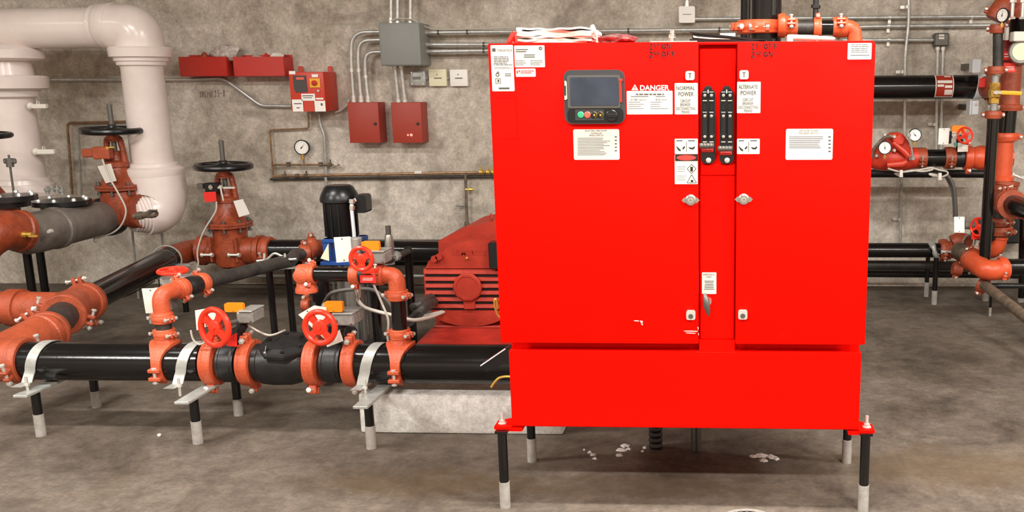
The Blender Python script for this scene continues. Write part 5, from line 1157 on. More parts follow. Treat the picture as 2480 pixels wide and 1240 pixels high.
for (x0, x1), lab in (((956, 965), 'left of the two short conduits between grey box and maroon cabinet'), ((971, 981), 'right of the two short conduits between grey box and maroon cabinet')):
    T = wthing('conduit', lab, 'conduit', x1, 246); q = [P(x0, 158, W-.10), P(x1, 248, W-.09)]
    bm = new(); sweep(bm, q, .0135, 14); obj('tube', bm, 'galv', T)
    for e_ in q:
        bm = new(); lathe(bm, e_, Z, [(-.02, .019), (.02, .019)], 12); obj('end_fitting', bm, 'zinc', T)
for x0, x1, lab in ((947, 948, 'leftmost'), (963, 962, 'middle'), (994, 994, 'rightmost')):
    T = wthing('conduit', '%s of three vertical conduits rising from the grey junction box' % lab, 'conduit', x1, 50); q = [P(x0, 56, W-.09), P(x1, -440, W-.09)]
    bm = new(); sweep(bm, q, .0135, 14); obj('tube', bm, 'galv', T)
    bm = new(); lathe(bm, q[0], Z, [(-.01, .020), (.012, .020), (.02, .017), (.035, .017)], 12); obj('end_fitting', bm, 'zinc', T)
for y0, y1, xe, lab in ((79, 72, 1830, 'top'), (108, 108, 1260, 'middle'), (125, 122, 1260, 'bottom')):
    T = wthing('conduit', '%s horizontal conduit running right from the grey junction box' % lab, 'conduit', 1040, y0); q = [P(1018, y0, W-.09), P(xe, y1 if xe < 1500 else 71, W-.09)]
    bm = new(); sweep(bm, q, .0145, 14); obj('tube', bm, 'galv', T)
    bm = new(); lathe(bm, q[0], X, [(-.01, .022), (.012, .022), (.02, .018), (.045, .018)], 12); obj('end_fitting', bm, 'zinc', T)
    for xs in ((1060, 1130, 1520, 1740) if xe > 1500 else (1170,)):
        bm = new(); c = P(xs, y0+(q[1].z*0), W-.09); c.z = q[0].z+(q[1].z-q[0].z)*(c.x-q[0].x)/(q[1].x-q[0].x); lathe(bm, c, X, [(0, .0175), (.012, .0175)], 12); obj('strap', bm, 'steelgrey', T)
hose([(950, 50), (965, 45), (1000, 48), (1020, 60), (1050, 70), (1100, 71), (1200, 68), (1260, 66)], W-.12, .005, 'cable', 'thin pale cable draped over the grey junction box')
# maroon cabinets
for x0, y0, x1, y1, d, lab, led in ((844, 248, 918, 346, .15, 'maroon wall cabinet left of its twin under the grey box', 0), (949, 248, 1021, 346, .15, 'maroon wall cabinet with two lit red lights', 1)):
    T = wthing('wall_cabinet', lab, 'electrical cabinet', (x0+x1)/2, y1); wbox(x0+1, y0+2, x1, y1, d, 'wallred', T, 'cabinet_case'); 
    wbox(x0, y0, x1, y1, d+.006, 'wallred', T, 'cabinet_door', .003)
    bm = new(); lathe(bm, P(x1-9, y0+52, W-d-.006), (0, -1, 0), [(0, .011), (.006, .010)], 12); obj('lock', bm, 'rubber', T)
    if led:
        for xx in (988, 996):
            bm = new(); lathe(bm, P(xx, 327, W-d-.006), (0, -1, 0), [(0, .007 if xx < 990 else .010), (.004, .005)], 10); obj('indicator_light', bm, 'led', T)
# small devices
for x0, y0, x1, y1, d, m_, nm, lab in ((993, 171, 1030, 208, .05, 'galvp', 'switch_box', 'small grey metal switch box under the grey junction box'), (1038, 167, 1081, 209, .04, 'cream', 'device_plate', 'cream square device plate with dark print in the middle'), (1089, 168, 1132, 209, .04, 'whitebox', 'device_plate', 'cream square device plate nearest the big red cabinet')):
    T = wthing(nm, lab, 'wall plate', (x0+x1)/2, y1); wbox(x0, y0, x1, y1, d, m_, T, 'plate_body', .006)
    bm = new()
    if nm == 'device_plate': pbox(bm, x0+13, 188, x1-12, 190.5, W-d-.002, .002); pbox(bm, x0+19, 179, x0+21, 182, W-d-.002, .002)
    else:
        pbox(bm, x0+6, 186, x1-12, 192, W-d-.004, .003)
    obj('print' if nm == 'device_plate' else 'switch_toggle', bm, 'steelgrey', T, smooth=False)
    if nm == 'switch_box':
        for xx, yy in ((997, 175), (1026, 175), (998, 203), (1025, 203)):
            bm = new(); lathe(bm, P(xx, yy, W-d-.002), (0, -1, 0), [(0, .006), (.004, .005)], 8); obj('screw', bm, 'chrome', T)
bm = new(); cyl(bm, P(1031, 189, W-.02), P(1037, 189, W-.02), .01, 8); solo('conduit_nipple', bm, 'galv', 'short nipple between the grey switch box and first cream plate', 'conduit')
bm = new(); cyl(bm, P(1082, 189, W-.02), P(1088, 189, W-.02), .01, 8); solo('conduit_nipple', bm, 'galv', 'short nipple between the two cream plates', 'conduit')
# pencil note on the concrete
bm = new(); scrawl(bm, 'Sector', 483, 222, 518, 236, W-.0015, 1.3); scrawl(bm, '15-8', 519, 218, 546, 234, W-.0015, 1.3)
for f in bm.faces: pass
obj('pencil_note', bm, 'pencil', bpy.data.objects['wall_back'] if False else None, smooth=False)
o = bpy.data.objects['pencil_note']; o['label'] = 'faint handwritten note on the concrete under the left red tray'; o['category'] = 'writing'
# ================================================================ right of the cabinet: wall conduits
def rcond(pts, r, lab, straps=(), m='galv', Y=W-.04, end=None, rr=.05):
    q = [P(p[0], p[1], p[2] if len(p) > 2 else Y) for p in pts]; T = thing('conduit', lab, 'conduit', q[-1])
    bm = new(); sweep(bm, bend(q, rr, 6) if len(q) > 2 else q, r, 12); obj('tube', bm, m, T)
    for x, y in straps:
        bm = new(); c = P(x, y, Y); horiz = abs(q[1].x-q[0].x) > abs(q[1].z-q[0].z); ax = X if horiz else Z
        lathe(bm, c-ax*.010, ax, [(0, r*1.25), (.02, r*1.25)], 12); box(bm, c+(Vector((0, .015, -.028)) if horiz else Vector((-.028, .015, 0))), (.02, .006, .03) if horiz else (.03, .006, .02)); obj('strap', bm, 'zinc', T)
    if end:
        bm = new(); lathe(bm, P(end[0], end[1], Y), Z, [(-.02, r*1.4), (.02, r*1.4)], 12); obj('end_fitting', bm, 'zinc', T)
    return T
rcond([(1680, 46), (2410, 40)], .013, 'highest horizontal conduit on the right, from the white box to the risers', [(2155, 42), (2353, 41)])
rcond([(1845, 73), (2120, 64), (2440, 61)], .014, 'second horizontal conduit on the right wall under the highest', [(2152, 63)], rr=.01)
rcond([(2040, 97), (2262, 97)], .013, 'lowest horizontal conduit on the right, ending at small grey box', [(2152, 96)])
rcond([(2196, -420), (2201, 60), (2192, 130), (2190, 400)], .012, 'single tall vertical conduit left of the small grey box', [(2186, 174), (2197, 17)], Y=W-.075, rr=.2)
rcond([(2271, 112), (2266, 400)], .012, 'left of the paired vertical conduits under small grey box', [(2264, 301)], end=(2271, 114))
rcond([(2284, 112), (2277, 400)], .012, 'right of the paired vertical conduits under small grey box', [], end=(2284, 114))
rcond([(2184, 420), (2180, 600)], .010, 'thin twin-line conduit low on the right wall', [(2178, 531)], m='galvp')
T = wthing('junction_box', 'small grey metal box where right wall conduits meet', 'electrical box', 2280, 112)
bm = new(); pbox(bm, 2263, 80, 2299, 112, W-.08, .075, bev=.008); obj('box_body', bm, 'steelgrey', T)
for y in (83, 90):
    bm = new(); pbox(bm, 2274, y, 2287, y+5, W-.084, .005); obj('white_sticker', bm, 'plate', T, smooth=False)
T = wthing('wall_box', 'small white utility box on the wall above the cabinet', 'electrical box', 1663, 55)
bm = new(); rrect(bm, 1644, 15, 1683, 55, W-.09, .085, 4); obj('box_body', bm, 'whitebox', T)
bm = new(); pbox(bm, 1653, 34, 1674, 35.5, W-.092, .003); obj('slot', bm, 'steelgrey', T)
bm = new(); cyl(bm, P(1664, 16, W-.05), P(1664, -440, W-.05), .010, 10); lathe(bm, P(1664, 14, W-.05), Z, [(-.01, .018), (.03, .018)], 10); obj('supply_conduit', bm, 'galv', T)
# ================================================================ above the cabinet
Yr = 4.3
xR = P(1856, 20, Yr).x; rr_ = rad(72, Yr)
pipe([(xR, Yr, 0), (xR, Yr, CEIL-.01)], rr_, 'thick glossy black riser rising above the cabinet', seg=40)
x9 = P(1806, 20, 4.9).x
pipe([(x9, 4.9, 0), (x9, 4.9, CEIL-.01)], rad(24, 4.9), 'narrower black riser just left of the thick one')
T = coupling((P(1840, 66, Yr).x, Yr, P(1840, 66, Yr).z), Z, rad(90, Yr), .055, 'wide orange coupling round the thick riser above the cabinet', 'orange3', bdir=(1, .5, 0))
xb_ = P(1848, 66, Yr)
bm = new()
for s in (-1, 1): box(bm, P(1841+s*17, 65, Yr-rad(96, Yr)), (.018, .03, .034), bev=.003)
obj('front_bolt_pad', bm, 'orange3', T)
bm = new(); bolt(bm, P(1841, 65, Yr-rad(96, Yr)-.004), X, .075, .008); obj('front_bolt', bm, 'zinc', T)
yb_ = 4.22
coupling(P(1915, 66, yb_), X, rad(30, yb_), .055, 'orange coupling next to the thick riser above the cabinet', 'orange3', bdir=(0, -.9, .4))
bm = new(); lathe(bm, P(1884, 62, yb_), X, [(0, .045), (.012, .050), (.028, .050), (.032, .04), (.05, .036)], 20); solo('pipe_flange', bm, 'orange3', 'orange outlet flange on the side of the thick riser', 'pipe fitting')
pipe([P(1925, 67, yb_), P(1980, 67, yb_)], rad(32, yb_), 'short worn dark pipe above the cabinet between orange couplings', 'dull')
T = coupling(P(1979, 68, yb_), X, rad(38, yb_), .032, 'narrow orange ring between the short pipes above the cabinet', 'orange3', bdir=(0, -.2, 1))
pipe([P(1984, 67, yb_), P(2030, 67, yb_)], rad(34, yb_), 'short black pipe above the cabinet left of the elbow', 'black')
coupling(P(2034, 66, yb_), X, rad(36, yb_), .06, 'orange coupling joining the short pipe to the small elbow', 'orange3', bdir=(0, -.9, .4))
elbow(P(2040, 66, yb_), P(2068, 68, yb_), P(2072, 116, yb_), rad(34, yb_), 'orange elbow at top right of the cabinet dropping behind it', 'orange3', rr=.09)
q9 = P(2072, 112, yb_); pipe([q9, (q9.x, yb_, .9)], rad(33, yb_), 'black drop pipe behind the cabinet under the orange elbow')
bm = new(); cyl(bm, P(1975, 50, yb_), (P(1974, -60, yb_).x, yb_, CEIL-.01), .012, 10); cyl(bm, P(1975, 20, yb_), P(1976, 12, yb_), .020, 10); solo('hanger_rod', bm, 'rubber', 'dark hanger rod above the narrow orange ring', 'rod')
# ================================================================ big horizontal pipe
Yb = 6.6
zb2 = P(2250, 211, Yb).z
pipe([(P(1450, 211, Yb).x, Yb, zb2), (P(2392, 211, Yb).x, Yb, zb2)], rad(56, Yb), 'thick glossy black pipe crossing right of the cabinet at eye height', seg=36)
bm = new(); Yq = Yb-rad(56, Yb)
l, r, bo, t = rect(2260, 184, 2304, 231, Yb); n = 14; prev = None
T = thing('pipe_sticker', 'red and white sticker wrapped on the thick black pipe', 'sticker', ((l+r)/2, Yb-.08, zb2))
def wrap(b, xa, xb2, a0, a1, rr, n=12):
    prev = None
    for i in range(n+1):
        a = math.radians(a0+(a1-a0)*i/n); yy = Yb-rr*math.cos(a); z_ = zb2+rr*math.sin(a); c_ = [b.verts.new((xa, yy, z_)), b.verts.new((xb2, yy, z_))]
        if prev: b.faces.new((prev[0], prev[1], c_[1], c_[0]))
        prev = c_
R0 = rad(56, Yb)
wrap(bm, l, r, -55, 75, R0+.0015); base = obj('sticker_base', bm, 'plate', T)
bm = new(); wrap(bm, l+.006, r-.006, -48, 68, R0+.0025); obj('red_field', bm, 'motorred', T)
for a0, a1, u0, u1 in ((52, 60, .5, .85), (18, 32, .1, .9), (2, 12, .1, .45), (-4, 8, .5, .9), (-38, -12, .5, .92)):
    bm = new(); wrap(bm, l+(r-l)*u0, l+(r-l)*u1, a0, a1, R0+.0035, 4); obj('white_print', bm, 'plate', T)
T = thing('pipe_hanger', 'silver strut bracket and strap holding the thick black pipe', 'bracket', P(2372, 275, Yb))
bm = new(); pbox(bm, 2356, 143, 2377, 178, Yb-.12, .10, bev=.006); obj('upper_strut', bm, 'strut', T)
bm = new(); pbox(bm, 2355, 244, 2371, 278, Yb-.13, .12, bev=.004); pbox(bm, 2349, 243, 2354, 279, Yb-.10, .10, bev=.002); obj('lower_strut', bm, 'strut', T)
bm = new(); lathe(bm, P(2363, 251, Yb-.13), (0, -1, 0), [(0, .012), (.01, .012)], 6); obj('hex_nut', bm, 'zinc', T)
bm = new(); c0 = P(2369, 211, Yb).x; prev = None
for i in range(17):
    a = math.radians(-75+150*i/16); yy = Yb-(R0+.006)*math.cos(a); z_ = zb2+(R0+.006)*math.sin(a); sx = c0+.012*math.sin(a*1.2)
    c_ = [bm.verts.new((sx+s*.026, yy+k*.004, z_)) for s, k in ((-1, 0), (1, 0), (1, 1), (-1, 1))]
    if prev: skin(bm, prev, c_)
    else: bm.faces.new(c_)
    prev = c_
bm.faces.new(prev); obj('curved_strap', bm, 'strut', T)
for y in (160, 262):
    bm = new(); box(bm, (c0, (Yb+W)/2+.03, P(2360, y, Yb).z), (.05, W-Yb-.06, .04), bev=.003); obj('wall_arm', bm, 'steelgrey', T)
# ================================================================ risers
Y1 = 5.95
def vx_(x, y, Y): return P(x, y, Y).x
xr1 = (P(2406, 280, Y1).x+P(2392, 560, Y1).x)/2; xr1b = P(2408, 160, Y1).x
z1 = lambda y: P(2400, y, Y1).z
xq = P(2404, 300, Y1).x
pipe([(xq, Y1, z1(288)), (xq, Y1, z1(645))], rad(27, Y1), 'long slim black riser in front of the orange fittings at right', 'black')
coupling((xq, Y1, z1(278)), Z, rad(30, Y1), .045, 'orange coupling at the top of the slim riser under the brass valve', 'orange2', bdir=(1, -.2, 0))
T = thing('ball_valve', 'brass ball valve with yellow lever in the slim riser', 'valve', (xq, Y1, z1(265)))
bm = new(); lathe(bm, (xq, Y1, z1(268)), Z, [(0, .022), (z1(248)-z1(268), .022)], 16); lathe(bm, (xq, Y1, z1(200)), Z, [(0, .022), (z1(182)-z1(200), .022)], 16); obj('nipple', bm, 'silverp', T)
bm = new(); H_ = z1(200)-z1(250); lathe(bm, (xq, Y1, z1(250)), Z, [(0, .030), (H_*.2, .030), (H_*.22, .026), (H_*.32, .036), (H_*.62, .036), (H_*.72, .026), (H_*.78, .030), (H_, .030)], 8); obj('valve_body', bm, 'brass', T)
bm = new(); lathe(bm, P(2411, 224, Y1-.036), (0, -1, 0), [(0, .014), (.02, .012)], 10); box(bm, P(2418, 224, Y1-.062), (.06, .010, .016)); obj('lever_base', bm, 'chrome', T)
bm = new(); a, b = P(2424, 224, Y1-.062), P(2475, 226, Y1-.062); box(bm, (a+b)/2, ((b-a).length, .014, .024), ((b-a).normalized(), Yv, Z), bev=.005, seg=2); obj('yellow_lever', bm, 'yellow', T)
coupling((xq, Y1, z1(170)), Z, rad(30, Y1), .045, 'orange coupling right above the brass ball valve', 'orange2', bdir=(1, -.2, 0))
pipe([(xq+.01, Y1, z1(165)), (P(2416, 80, Y1).x, Y1, z1(66))], rad(23, Y1), 'slim weathered riser above the brass ball valve', 'dull')
coupling(P(2416, 70, Y1), Z, rad(27, Y1), .05, 'orange coupling under the top right dial gauge', 'orange2', bdir=(1, -.3, 0))
# thick riser stack
Y2 = 6.25; xs_ = P(2446, 230, Y2).x; z2 = lambda y: P(2446, y, Y2).z
T = thing('pipe_tee', 'large orange tee behind the brass valve with flanged base', 'pipe fitting', (xs_, Y2, z2(268)))
bm = new(); lathe(bm, (xs_, Y2, z2(268)), Z, [(0, rad(60, Y2)), (.02, rad(64, Y2)), (.035, rad(58, Y2)), (.04, rad(47, Y2)), (z2(160)-z2(268), rad(47, Y2)), (z2(158)-z2(268), rad(54, Y2)), (z2(148)-z2(268), rad(54, Y2))], 32)
cyl(bm, (xs_, Y2, z2(212)), (P(2400, 212, Y2+.2).x, Y2+.3, zb2), .070, 28); obj('tee_body', bm, 'rust' if False else 'orange2', T)
for x in (2410, 2477):
    bm = new(); bolt(bm, P(x-2, 261, Y2-.03), X, .06, .009); obj('bolt', bm, 'zinc', T)
coupling((P(2396, 211, Yb).x, Yb, zb2), X, rad(54, Yb), .05, 'orange coupling ending the thick black horizontal pipe', 'orange2', bdir=(0, -.5, -.85))
pipe([(xs_-.005, Y2, z2(262)), (xs_-.01, Y2, z2(335))], rad(42, Y2), 'short thick black pipe under the large orange tee', 'black')
coupling((xs_-.012, Y2, z2(331)), Z, rad(48, Y2), .05, 'orange coupling on the thick riser level with the red wheel', 'orange3', bdir=(1, -.15, 0))
T = thing('pipe_tee', 'tall bright orange fitting left of the cropped black pipe end', 'pipe fitting', (xs_, Y2, z2(470)))
bm = new(); lathe(bm, (xs_-.02, Y2, z2(432)), Z, [(-.02, rad(50, Y2)), (-.012, rad(58, Y2)), (.01, rad(58, Y2)), (.02, rad(48, Y2)), (z2(345)-z2(432), rad(46, Y2)), (z2(342)-z2(432), rad(52, Y2)), (z2(336)-z2(432), rad(52, Y2))], 32); obj('fitting_body', bm, 'orange3', T)
bm = new(); bolt(bm, P(2466, 428, Y2-.04), (1, -.3, -.4), .06, .009); obj('bolt', bm, 'zinc', T)
elbow(P(2436, 438, Y2), P(2428, 482, Y2), P(2452, 496, 5.9), rad(60, Y2), 'orange elbow at right feeding the cropped black pipe', 'orange2', rr=.14)
coupling(P(2440, 492, 6.0), P(2478, 508, 5.6)-P(2440, 492, 6.0), rad(54, 6.0), .05, 'orange coupling round the cropped black pipe at the right edge', 'orange2', bdir=(-.2, 0, 1))
pipe([P(2440, 492, 6.0), P(2440, 492, 6.0)+(P(2720, 585, 4.6)-P(2440, 492, 6.0))*2.2], rad(50, 6.0), 'thick black pipe end leaving the frame at the right edge', 'black')
# top right cluster
coupling(P(2416, 36, 6.0), (0.5, 0, 1), rad(40, 6.0), .06, 'small orange coupling at top right left of dial gauge', 'orange2', bdir=(1, -.3, -.4))
T = thing('pipe_tee', 'orange tee with chrome bolts cropped at the top right corner', 'pipe fitting', P(2450, 30, 6.1))
bm = new(); sweep(bm, [P(2408, 40, 6.1), P(2425, 22, 6.1), P(2450, 16, 6.1), P(2950, 22, 6.1)], [.055, .068, .072, .072], 24); lathe(bm, P(2455, 36, 6.1), Z, [(-.02, .07), (.02, .085), (.03, .085)], 24); obj('tee_body', bm, 'orange2', T)
for x in (2452, 2477):
    bm = new(); bolt(bm, P(x, 20, 5.98), Z, .10, .011); obj('bolt', bm, 'zinc', T)
pipe([P(2468, 42, 6.12), P(2460, 150, 6.2)], rad(46, 6.1), 'black riser section under the top right orange tee', 'black')
pipe([(P(2441, 0, 6.2).x, 6.2, CEIL-.01), P(2441, 14, 6.2)], rad(60, 6.2), 'black pipe entering the top right tee from above', 'black')
gauge(2428, 37, 5.86, 16, 'tilted dial gauge at the top right corner', ax=(-.75, -.62, .05), ang=80)
pipe([P(2438, 66, 5.9), P(2437, 96, 5.92)], .014, 'thin silver nipple under the tilted dial gauge', 'zinc', name='nipple')
T = thing('flow_switch', 'red flow switch box with a red label at the right edge', 'switch', P(2442, 165, 6.0))
bm = new(); pbox(bm, 2425, 97, 2462, 150, 6.0, .10, bev=.006); obj('switch_body', bm, 'basered', T)
bm = new(); pbox(bm, 2430, 125, 2448, 145, 5.994, .006); obj('red_sticker', bm, 'redtag', T, smooth=False)
bm = new(); rows(bm, 2432, 130, 2446, 142, 2, 5.993, h=.4); obj('print', bm, 'plate', T, smooth=False)
T = thing('red_tag', 'red tag with white lines hanging below the flow switch', 'tag', P(2446, 175, 5.96))
bm = new(); pbox(bm, 2431, 152, 2460, 175, 5.96, .005); obj('tag_face', bm, 'redtag', T, smooth=False)
bm = new(); rows(bm, 2436, 161, 2457, 172, 3, 5.959, h=.45, rnd=.05); obj('print', bm, 'plate', T, smooth=False)
T = thing('alarm_module', 'round metal and glass module at the right edge with a white cap', 'sensor', P(2470, 150, 5.9))
bm = new(); lathe(bm, P(2474, 126, 5.95), (-.3, -.95, 0), [(0, rad(60, 5.9)), (.03, rad(60, 5.9)), (.05, rad(52, 5.9)), (.07, rad(52, 5.9))], 24); obj('round_housing', bm, 'silverp', T)
bm = new(); lathe(bm, P(2474, 126, 5.95)+Vector((-.3, -.95, 0)).normalized()*.068, (-.3, -.95, 0), [(0, rad(40, 5.9)), (.006, rad(40, 5.9))], 24); obj('pale_dial', bm, 'cream', T)
bm = new(); pbox(bm, 2455, 76, 2490, 100, 5.86, .09, bev=.005); obj('white_cap', bm, 'plate', T)
# small red tag on hanger
bm = new(); pbox(bm, 2371, 189, 2386, 211, Yb-.20, .003); solo('red_tag', bm, 'redtag', 'small red tag hanging before the silver pipe strap', 'tag', smooth=False)
# ================================================================ alarm check valve branch
Ya = 6.35; za = P(2200, 383, Ya).z
def A_(x, dz=0): return Vector((P(x, 383, Ya).x, Ya, za+dz))
T = thing('alarm_valve', 'red alarm check valve body with sloping top between two dial gauges', 'valve', A_(2180))
bm = new(); rA = rad(50, Ya)
lathe(bm, A_(2108), X, [(0, rA*.9), (.03, rA*1.1), (.06, rA*1.2), (.20, rA*1.25), (.26, rA*1.05), (.34, rA*.95)], 28)
obj('lower_body', bm, 'ctlred', T)
bm = new(); pts = [(2128, 370), (2150, 330), (2166, 322), (2186, 322), (2203, 345), (2206, 380), (2196, 392), (2140, 392)]
prism(bm, [P(x, y, Ya-.05) for x, y in pts], (0, .12, 0)); o_ = obj('sloped_bonnet', bm, 'ctlred', T)
md = o_.modifiers.new('b', 'BEVEL'); md.width = .014; md.segments = 2
bm = new(); pts = [(2160, 338), (2178, 324), (2194, 334), (2188, 352), (2170, 352)]
prism(bm, [P(x, y, Ya-.09) for x, y in pts], (0, .06, 0)); o_ = obj('bonnet_boss', bm, 'ctlred', T); md = o_.modifiers.new('b', 'BEVEL'); md.width = .010; md.segments = 2
bm = new(); sweep(bm, [P(2148, 400, Ya-.10), P(2185, 397, Ya-.10), P(2196, 392, Ya-.10)], [.018, .022, .018], 10); sweep(bm, [P(2162, 345, Ya-.1), P(2190, 368, Ya-.1), P(2200, 378, Ya-.1)], [.014, .02, .02], 10); obj('cast_rib', bm, 'ctlred', T)
for x, y in ((2142, 326), (2155, 330), (2165, 331), (2122, 377), (2205, 384), (2165, 364)):
    bm = new(); lathe(bm, P(x, y, Ya-.08), (0, -1, 0), [(0, .012), (.016, .012), (.022, .007)], 8); obj('bolt_head', bm, 'zinc', T)
bm = new(); sweep(bm, [P(2200, 325, Ya-.12), P(2206, 350, Ya-.13), P(2211, 383, Ya-.13)], .006, 8); lathe(bm, P(2200, 326, Ya-.12), (0, -1, 0), [(0, .014), (.015, .014)], 8); lathe(bm, P(2210, 383, Ya-.13), (0, -1, 0), [(0, .014), (.02, .012)], 8); obj('linkage_rod', bm, 'silverp', T)
bm = new(); sweep(bm, smoothpath([P(x, y, Ya-.10) for x, y in ((2112, 380), (2118, 360), (2130, 345), (2142, 334), (2158, 330))], 4), .010, 8); obj('trim_tube', bm, 'brownpipe', T)
gauge(2143, 358, Ya-.17, 15.5, 'front dial gauge on the alarm valve near the cabinet', ang=95); gauge(2216, 327, Ya-.12, 15, 'upper dial gauge at right behind the alarm valve', ang=130)
pipe([A_(1700), A_(2112)], rad(42, Ya), 'black branch pipe entering the alarm valve from behind the cabinet')
coupling(A_(2229), X, rad(42, Ya), .07, 'orange coupling right of the alarm check valve', 'orange2', bdir=(0, -.95, -.25))
pipe([A_(2236), A_(2302)], rad(42, Ya), 'short thick black pipe between two dull couplings on the right', 'black')
coupling(A_(2299), X, rad(44, Ya), .065, 'dull orange coupling left of the right side wheel valve', 'orange2', bdir=(0, -.95, -.25))
def partsE(T):
    bm = new(); cyl(bm, A_(2322), A_(2322, .12), .022, 12); obj('valve_neck', bm, 'rubber', T)
    gearbox(T, 2301, 322, 2318, 336, Ya-.06, .07, 'plate')
    flagm(T, 2305, 304, 2340, 322, Ya-.04)
    bm = new(); pbox(bm, 2276, 318, 2305, 348, Ya-.085, .05, bev=.004); obj('switch_box', bm, 'blackp', T)
    coverplate(T, [(2274, 311), (2300, 310), (2297, 350), (2272, 350)], Ya-.09, m='whitebox')
    bm = new(); cyl(bm, P(2337, 328, Ya-.17), P(2325, 330, Ya-.05), .009, 10); obj('wheel_shaft', bm, 'steelgrey', T)
    bm = new(); wheelmesh(bm, P(2337, 328, Ya-.17), (.15, -.98, .1), rad(41, Ya-.17), 4, ph=.3, sp=.26, hub=.38); obj('handwheel', bm, 'wheel', T)
    bm = new(); prism(bm, [P(2320, 345, Ya-.10), P(2345, 352, Ya-.10), P(2344, 367, Ya-.10), P(2319, 368, Ya-.10)], (0, .003, 0)); obj('white_tag', bm, 'plate', T, smooth=False)
    bm = new(); pbox(bm, 2312, 346, 2318, 354, Ya-.09, .02); obj('green_connector', bm, 'teal', T)
valve_at('butterfly_valve', 'butterfly valve with red wheel and orange flag right of the alarm valve', A_(2322), X, A_(2342).x-A_(2304).x, rad(44, Ya), [partsE])
coupling(A_(2344), X, rad(48, Ya), .05, 'orange coupling right of the right side wheel valve', 'orange3', bdir=(0, -.3, -.95))
T = thing('pipe_reducer', 'orange reducer joining the wheel valve branch to the thick riser', 'pipe fitting', A_(2370))
bm = new(); lathe(bm, A_(2350), X, [(0, rad(42, Ya)), (.02, rad(52, Ya)), (.06, rad(62, Ya)), (.10, rad(60, Ya)), (.14, rad(46, Ya)), (.26, rad(46, Ya))], 10); obj('reducer_body', bm, 'orange3', T)
# dark bar standing in for the shade below the alarm valve
pipe([P(1500, 418, 6.75), P(2400, 421, 6.75)], .028, 'dark bar added as the shade on the wall right below the alarm valve', 'rubber')
# wire bundle and hooks
hose([(2150, 408), (2180, 416), (2210, 414), (2245, 408), (2256, 406), (2257, 411), (2235, 415), (2210, 413), (2190, 416)], Ya-.12, .006, 'cable', 'pale cable loop draped under the alarm valve')
hose([(2258, 406), (2275, 412), (2292, 415), (2295, 422), (2280, 428), (2255, 424), (2252, 421), (2270, 424)], Ya-.10, .006, 'cable', 'second pale cable loop right of the first under the black pipe')
for x, y, lab in ((2183, 420, 'white hook holding the left cable loop'), (2277, 427, 'white hook holding the right cable loop')):
    bm = new(); pbox(bm, x-4, y-8, x+4, y+9, Ya-.15, .02, bev=.003); pbox(bm, x-4, y+5, x+4, y+9, Ya-.15, .2); solo('cable_hook', bm, 'plate', lab, 'hook')
hose([(2292, 422), (2302, 436), (2311, 460), (2314, 500), (2315, 526)], Ya+.0, .013, 'steelgrey', 'dark armoured cable curving down to the low white plate', name='armoured_cable')
hose([(2287, 424), (2297, 440), (2306, 465), (2310, 500), (2310, 526)], Ya+.02, .008, 'cabled', 'thinner cable beside the dark armoured one', name='armoured_cable')
# ================================================================ lower right cluster
Yc = 6.2
T = thing('butterfly_valve', 'lower right wheel valve with white cover plate behind the slim riser', 'valve', P(2380, 560, Yc))
bm = new(); cp = P(2385, 556, Yc); lathe(bm, cp, Z, [(-.06, .075), (-.02, .085), (.02, .085), (.06, .075)], 24); obj('valve_body', bm, 'rubber', T)
bm = new(); pbox(bm, 2316, 532, 2335, 562, Yc-.14, .05, bev=.004); obj('switch_box', bm, 'blackp', T)
coverplate(T, [(2311, 525), (2336, 525), (2336, 564), (2311, 563)], Yc-.15, m='whitebox')
bm = new(); cyl(bm, P(2333, 544, Yc-.08), P(2362, 546, Yc-.06), .027, 14); obj('metal_neck', bm, 'silverp', T)
bm = new(); wheelmesh(bm, P(2370, 550, Yc-.18), (-.75, -.65, .1), rad(48, Yc-.2), 4, ph=.3, sp=.24); obj('handwheel', bm, 'wheel', T)
bm = new(); pbox(bm, 2353, 567, 2374, 580, Yc-.16, .006); obj('red_tag', bm, 'redtag', T, smooth=False)
coupling(P(2418, 558, Yc), Z, rad(56, Yc), .055, 'rusty coupling upper right of the slim riser foot', 'orange2', bdir=(.6, -.8, 0))
coupling(P(2418, 536, Yc), Z, rad(50, Yc), .05, 'rusty coupling stacked above its neighbour beside the slim riser', 'orange2', bdir=(.6, -.8, 0))
pipe([P(2430, 500, 6.25), P(2420, 545, Yc), P(2415, 590, Yc)], rad(44, Yc), 'dark pipe section linking the stacked rusty couplings', 'dull')
elbow(P(2417, 572, Yc), P(2412, 602, Yc), P(2380, 606, Yc+.05), rad(44, Yc), 'orange elbow right behind the foot of the slim riser', 'orange3', rr=.08)
Yl = 6.5
rl_ = rad(36, Yl); zl_ = P(2200, 606, Yl).z
pipe([Vector((P(1300, 606, Yl).x, Yl, zl_)), Vector((P(2284, 606, Yl).x, Yl, zl_))], rl_, 'upper black pipe low on the right, ending in rusty fittings', 'black')
pipe([P(1300, 637, 6.65), P(2420, 644, 6.65)], rad(24, 6.65), 'middle black pipe low on the right behind the two posts', 'dull')
pipe([P(1300, 657, 6.8), P(2330, 664, 6.8), P(2900, 672, 6.8)], .026, 'lowest black pipe along the wall foot on the right', 'rubber')
coupling(Vector((P(2284, 606, Yl).x, Yl, zl_)), X, rad(46, Yl), .05, 'first rusty coupling on the upper low pipe at right', 'orange2', bdir=(0, -.95, -.3))
T = thing('pipe_tee', 'rusty orange tee among couplings left of the big orange elbow', 'pipe fitting', P(2316, 600, 6.4))
bm = new(); a = Vector((P(2290, 606, Yl).x, Yl, zl_)); dT = (P(2350, 622, 6.2)-P(2308, 602, 6.45)).normalized()
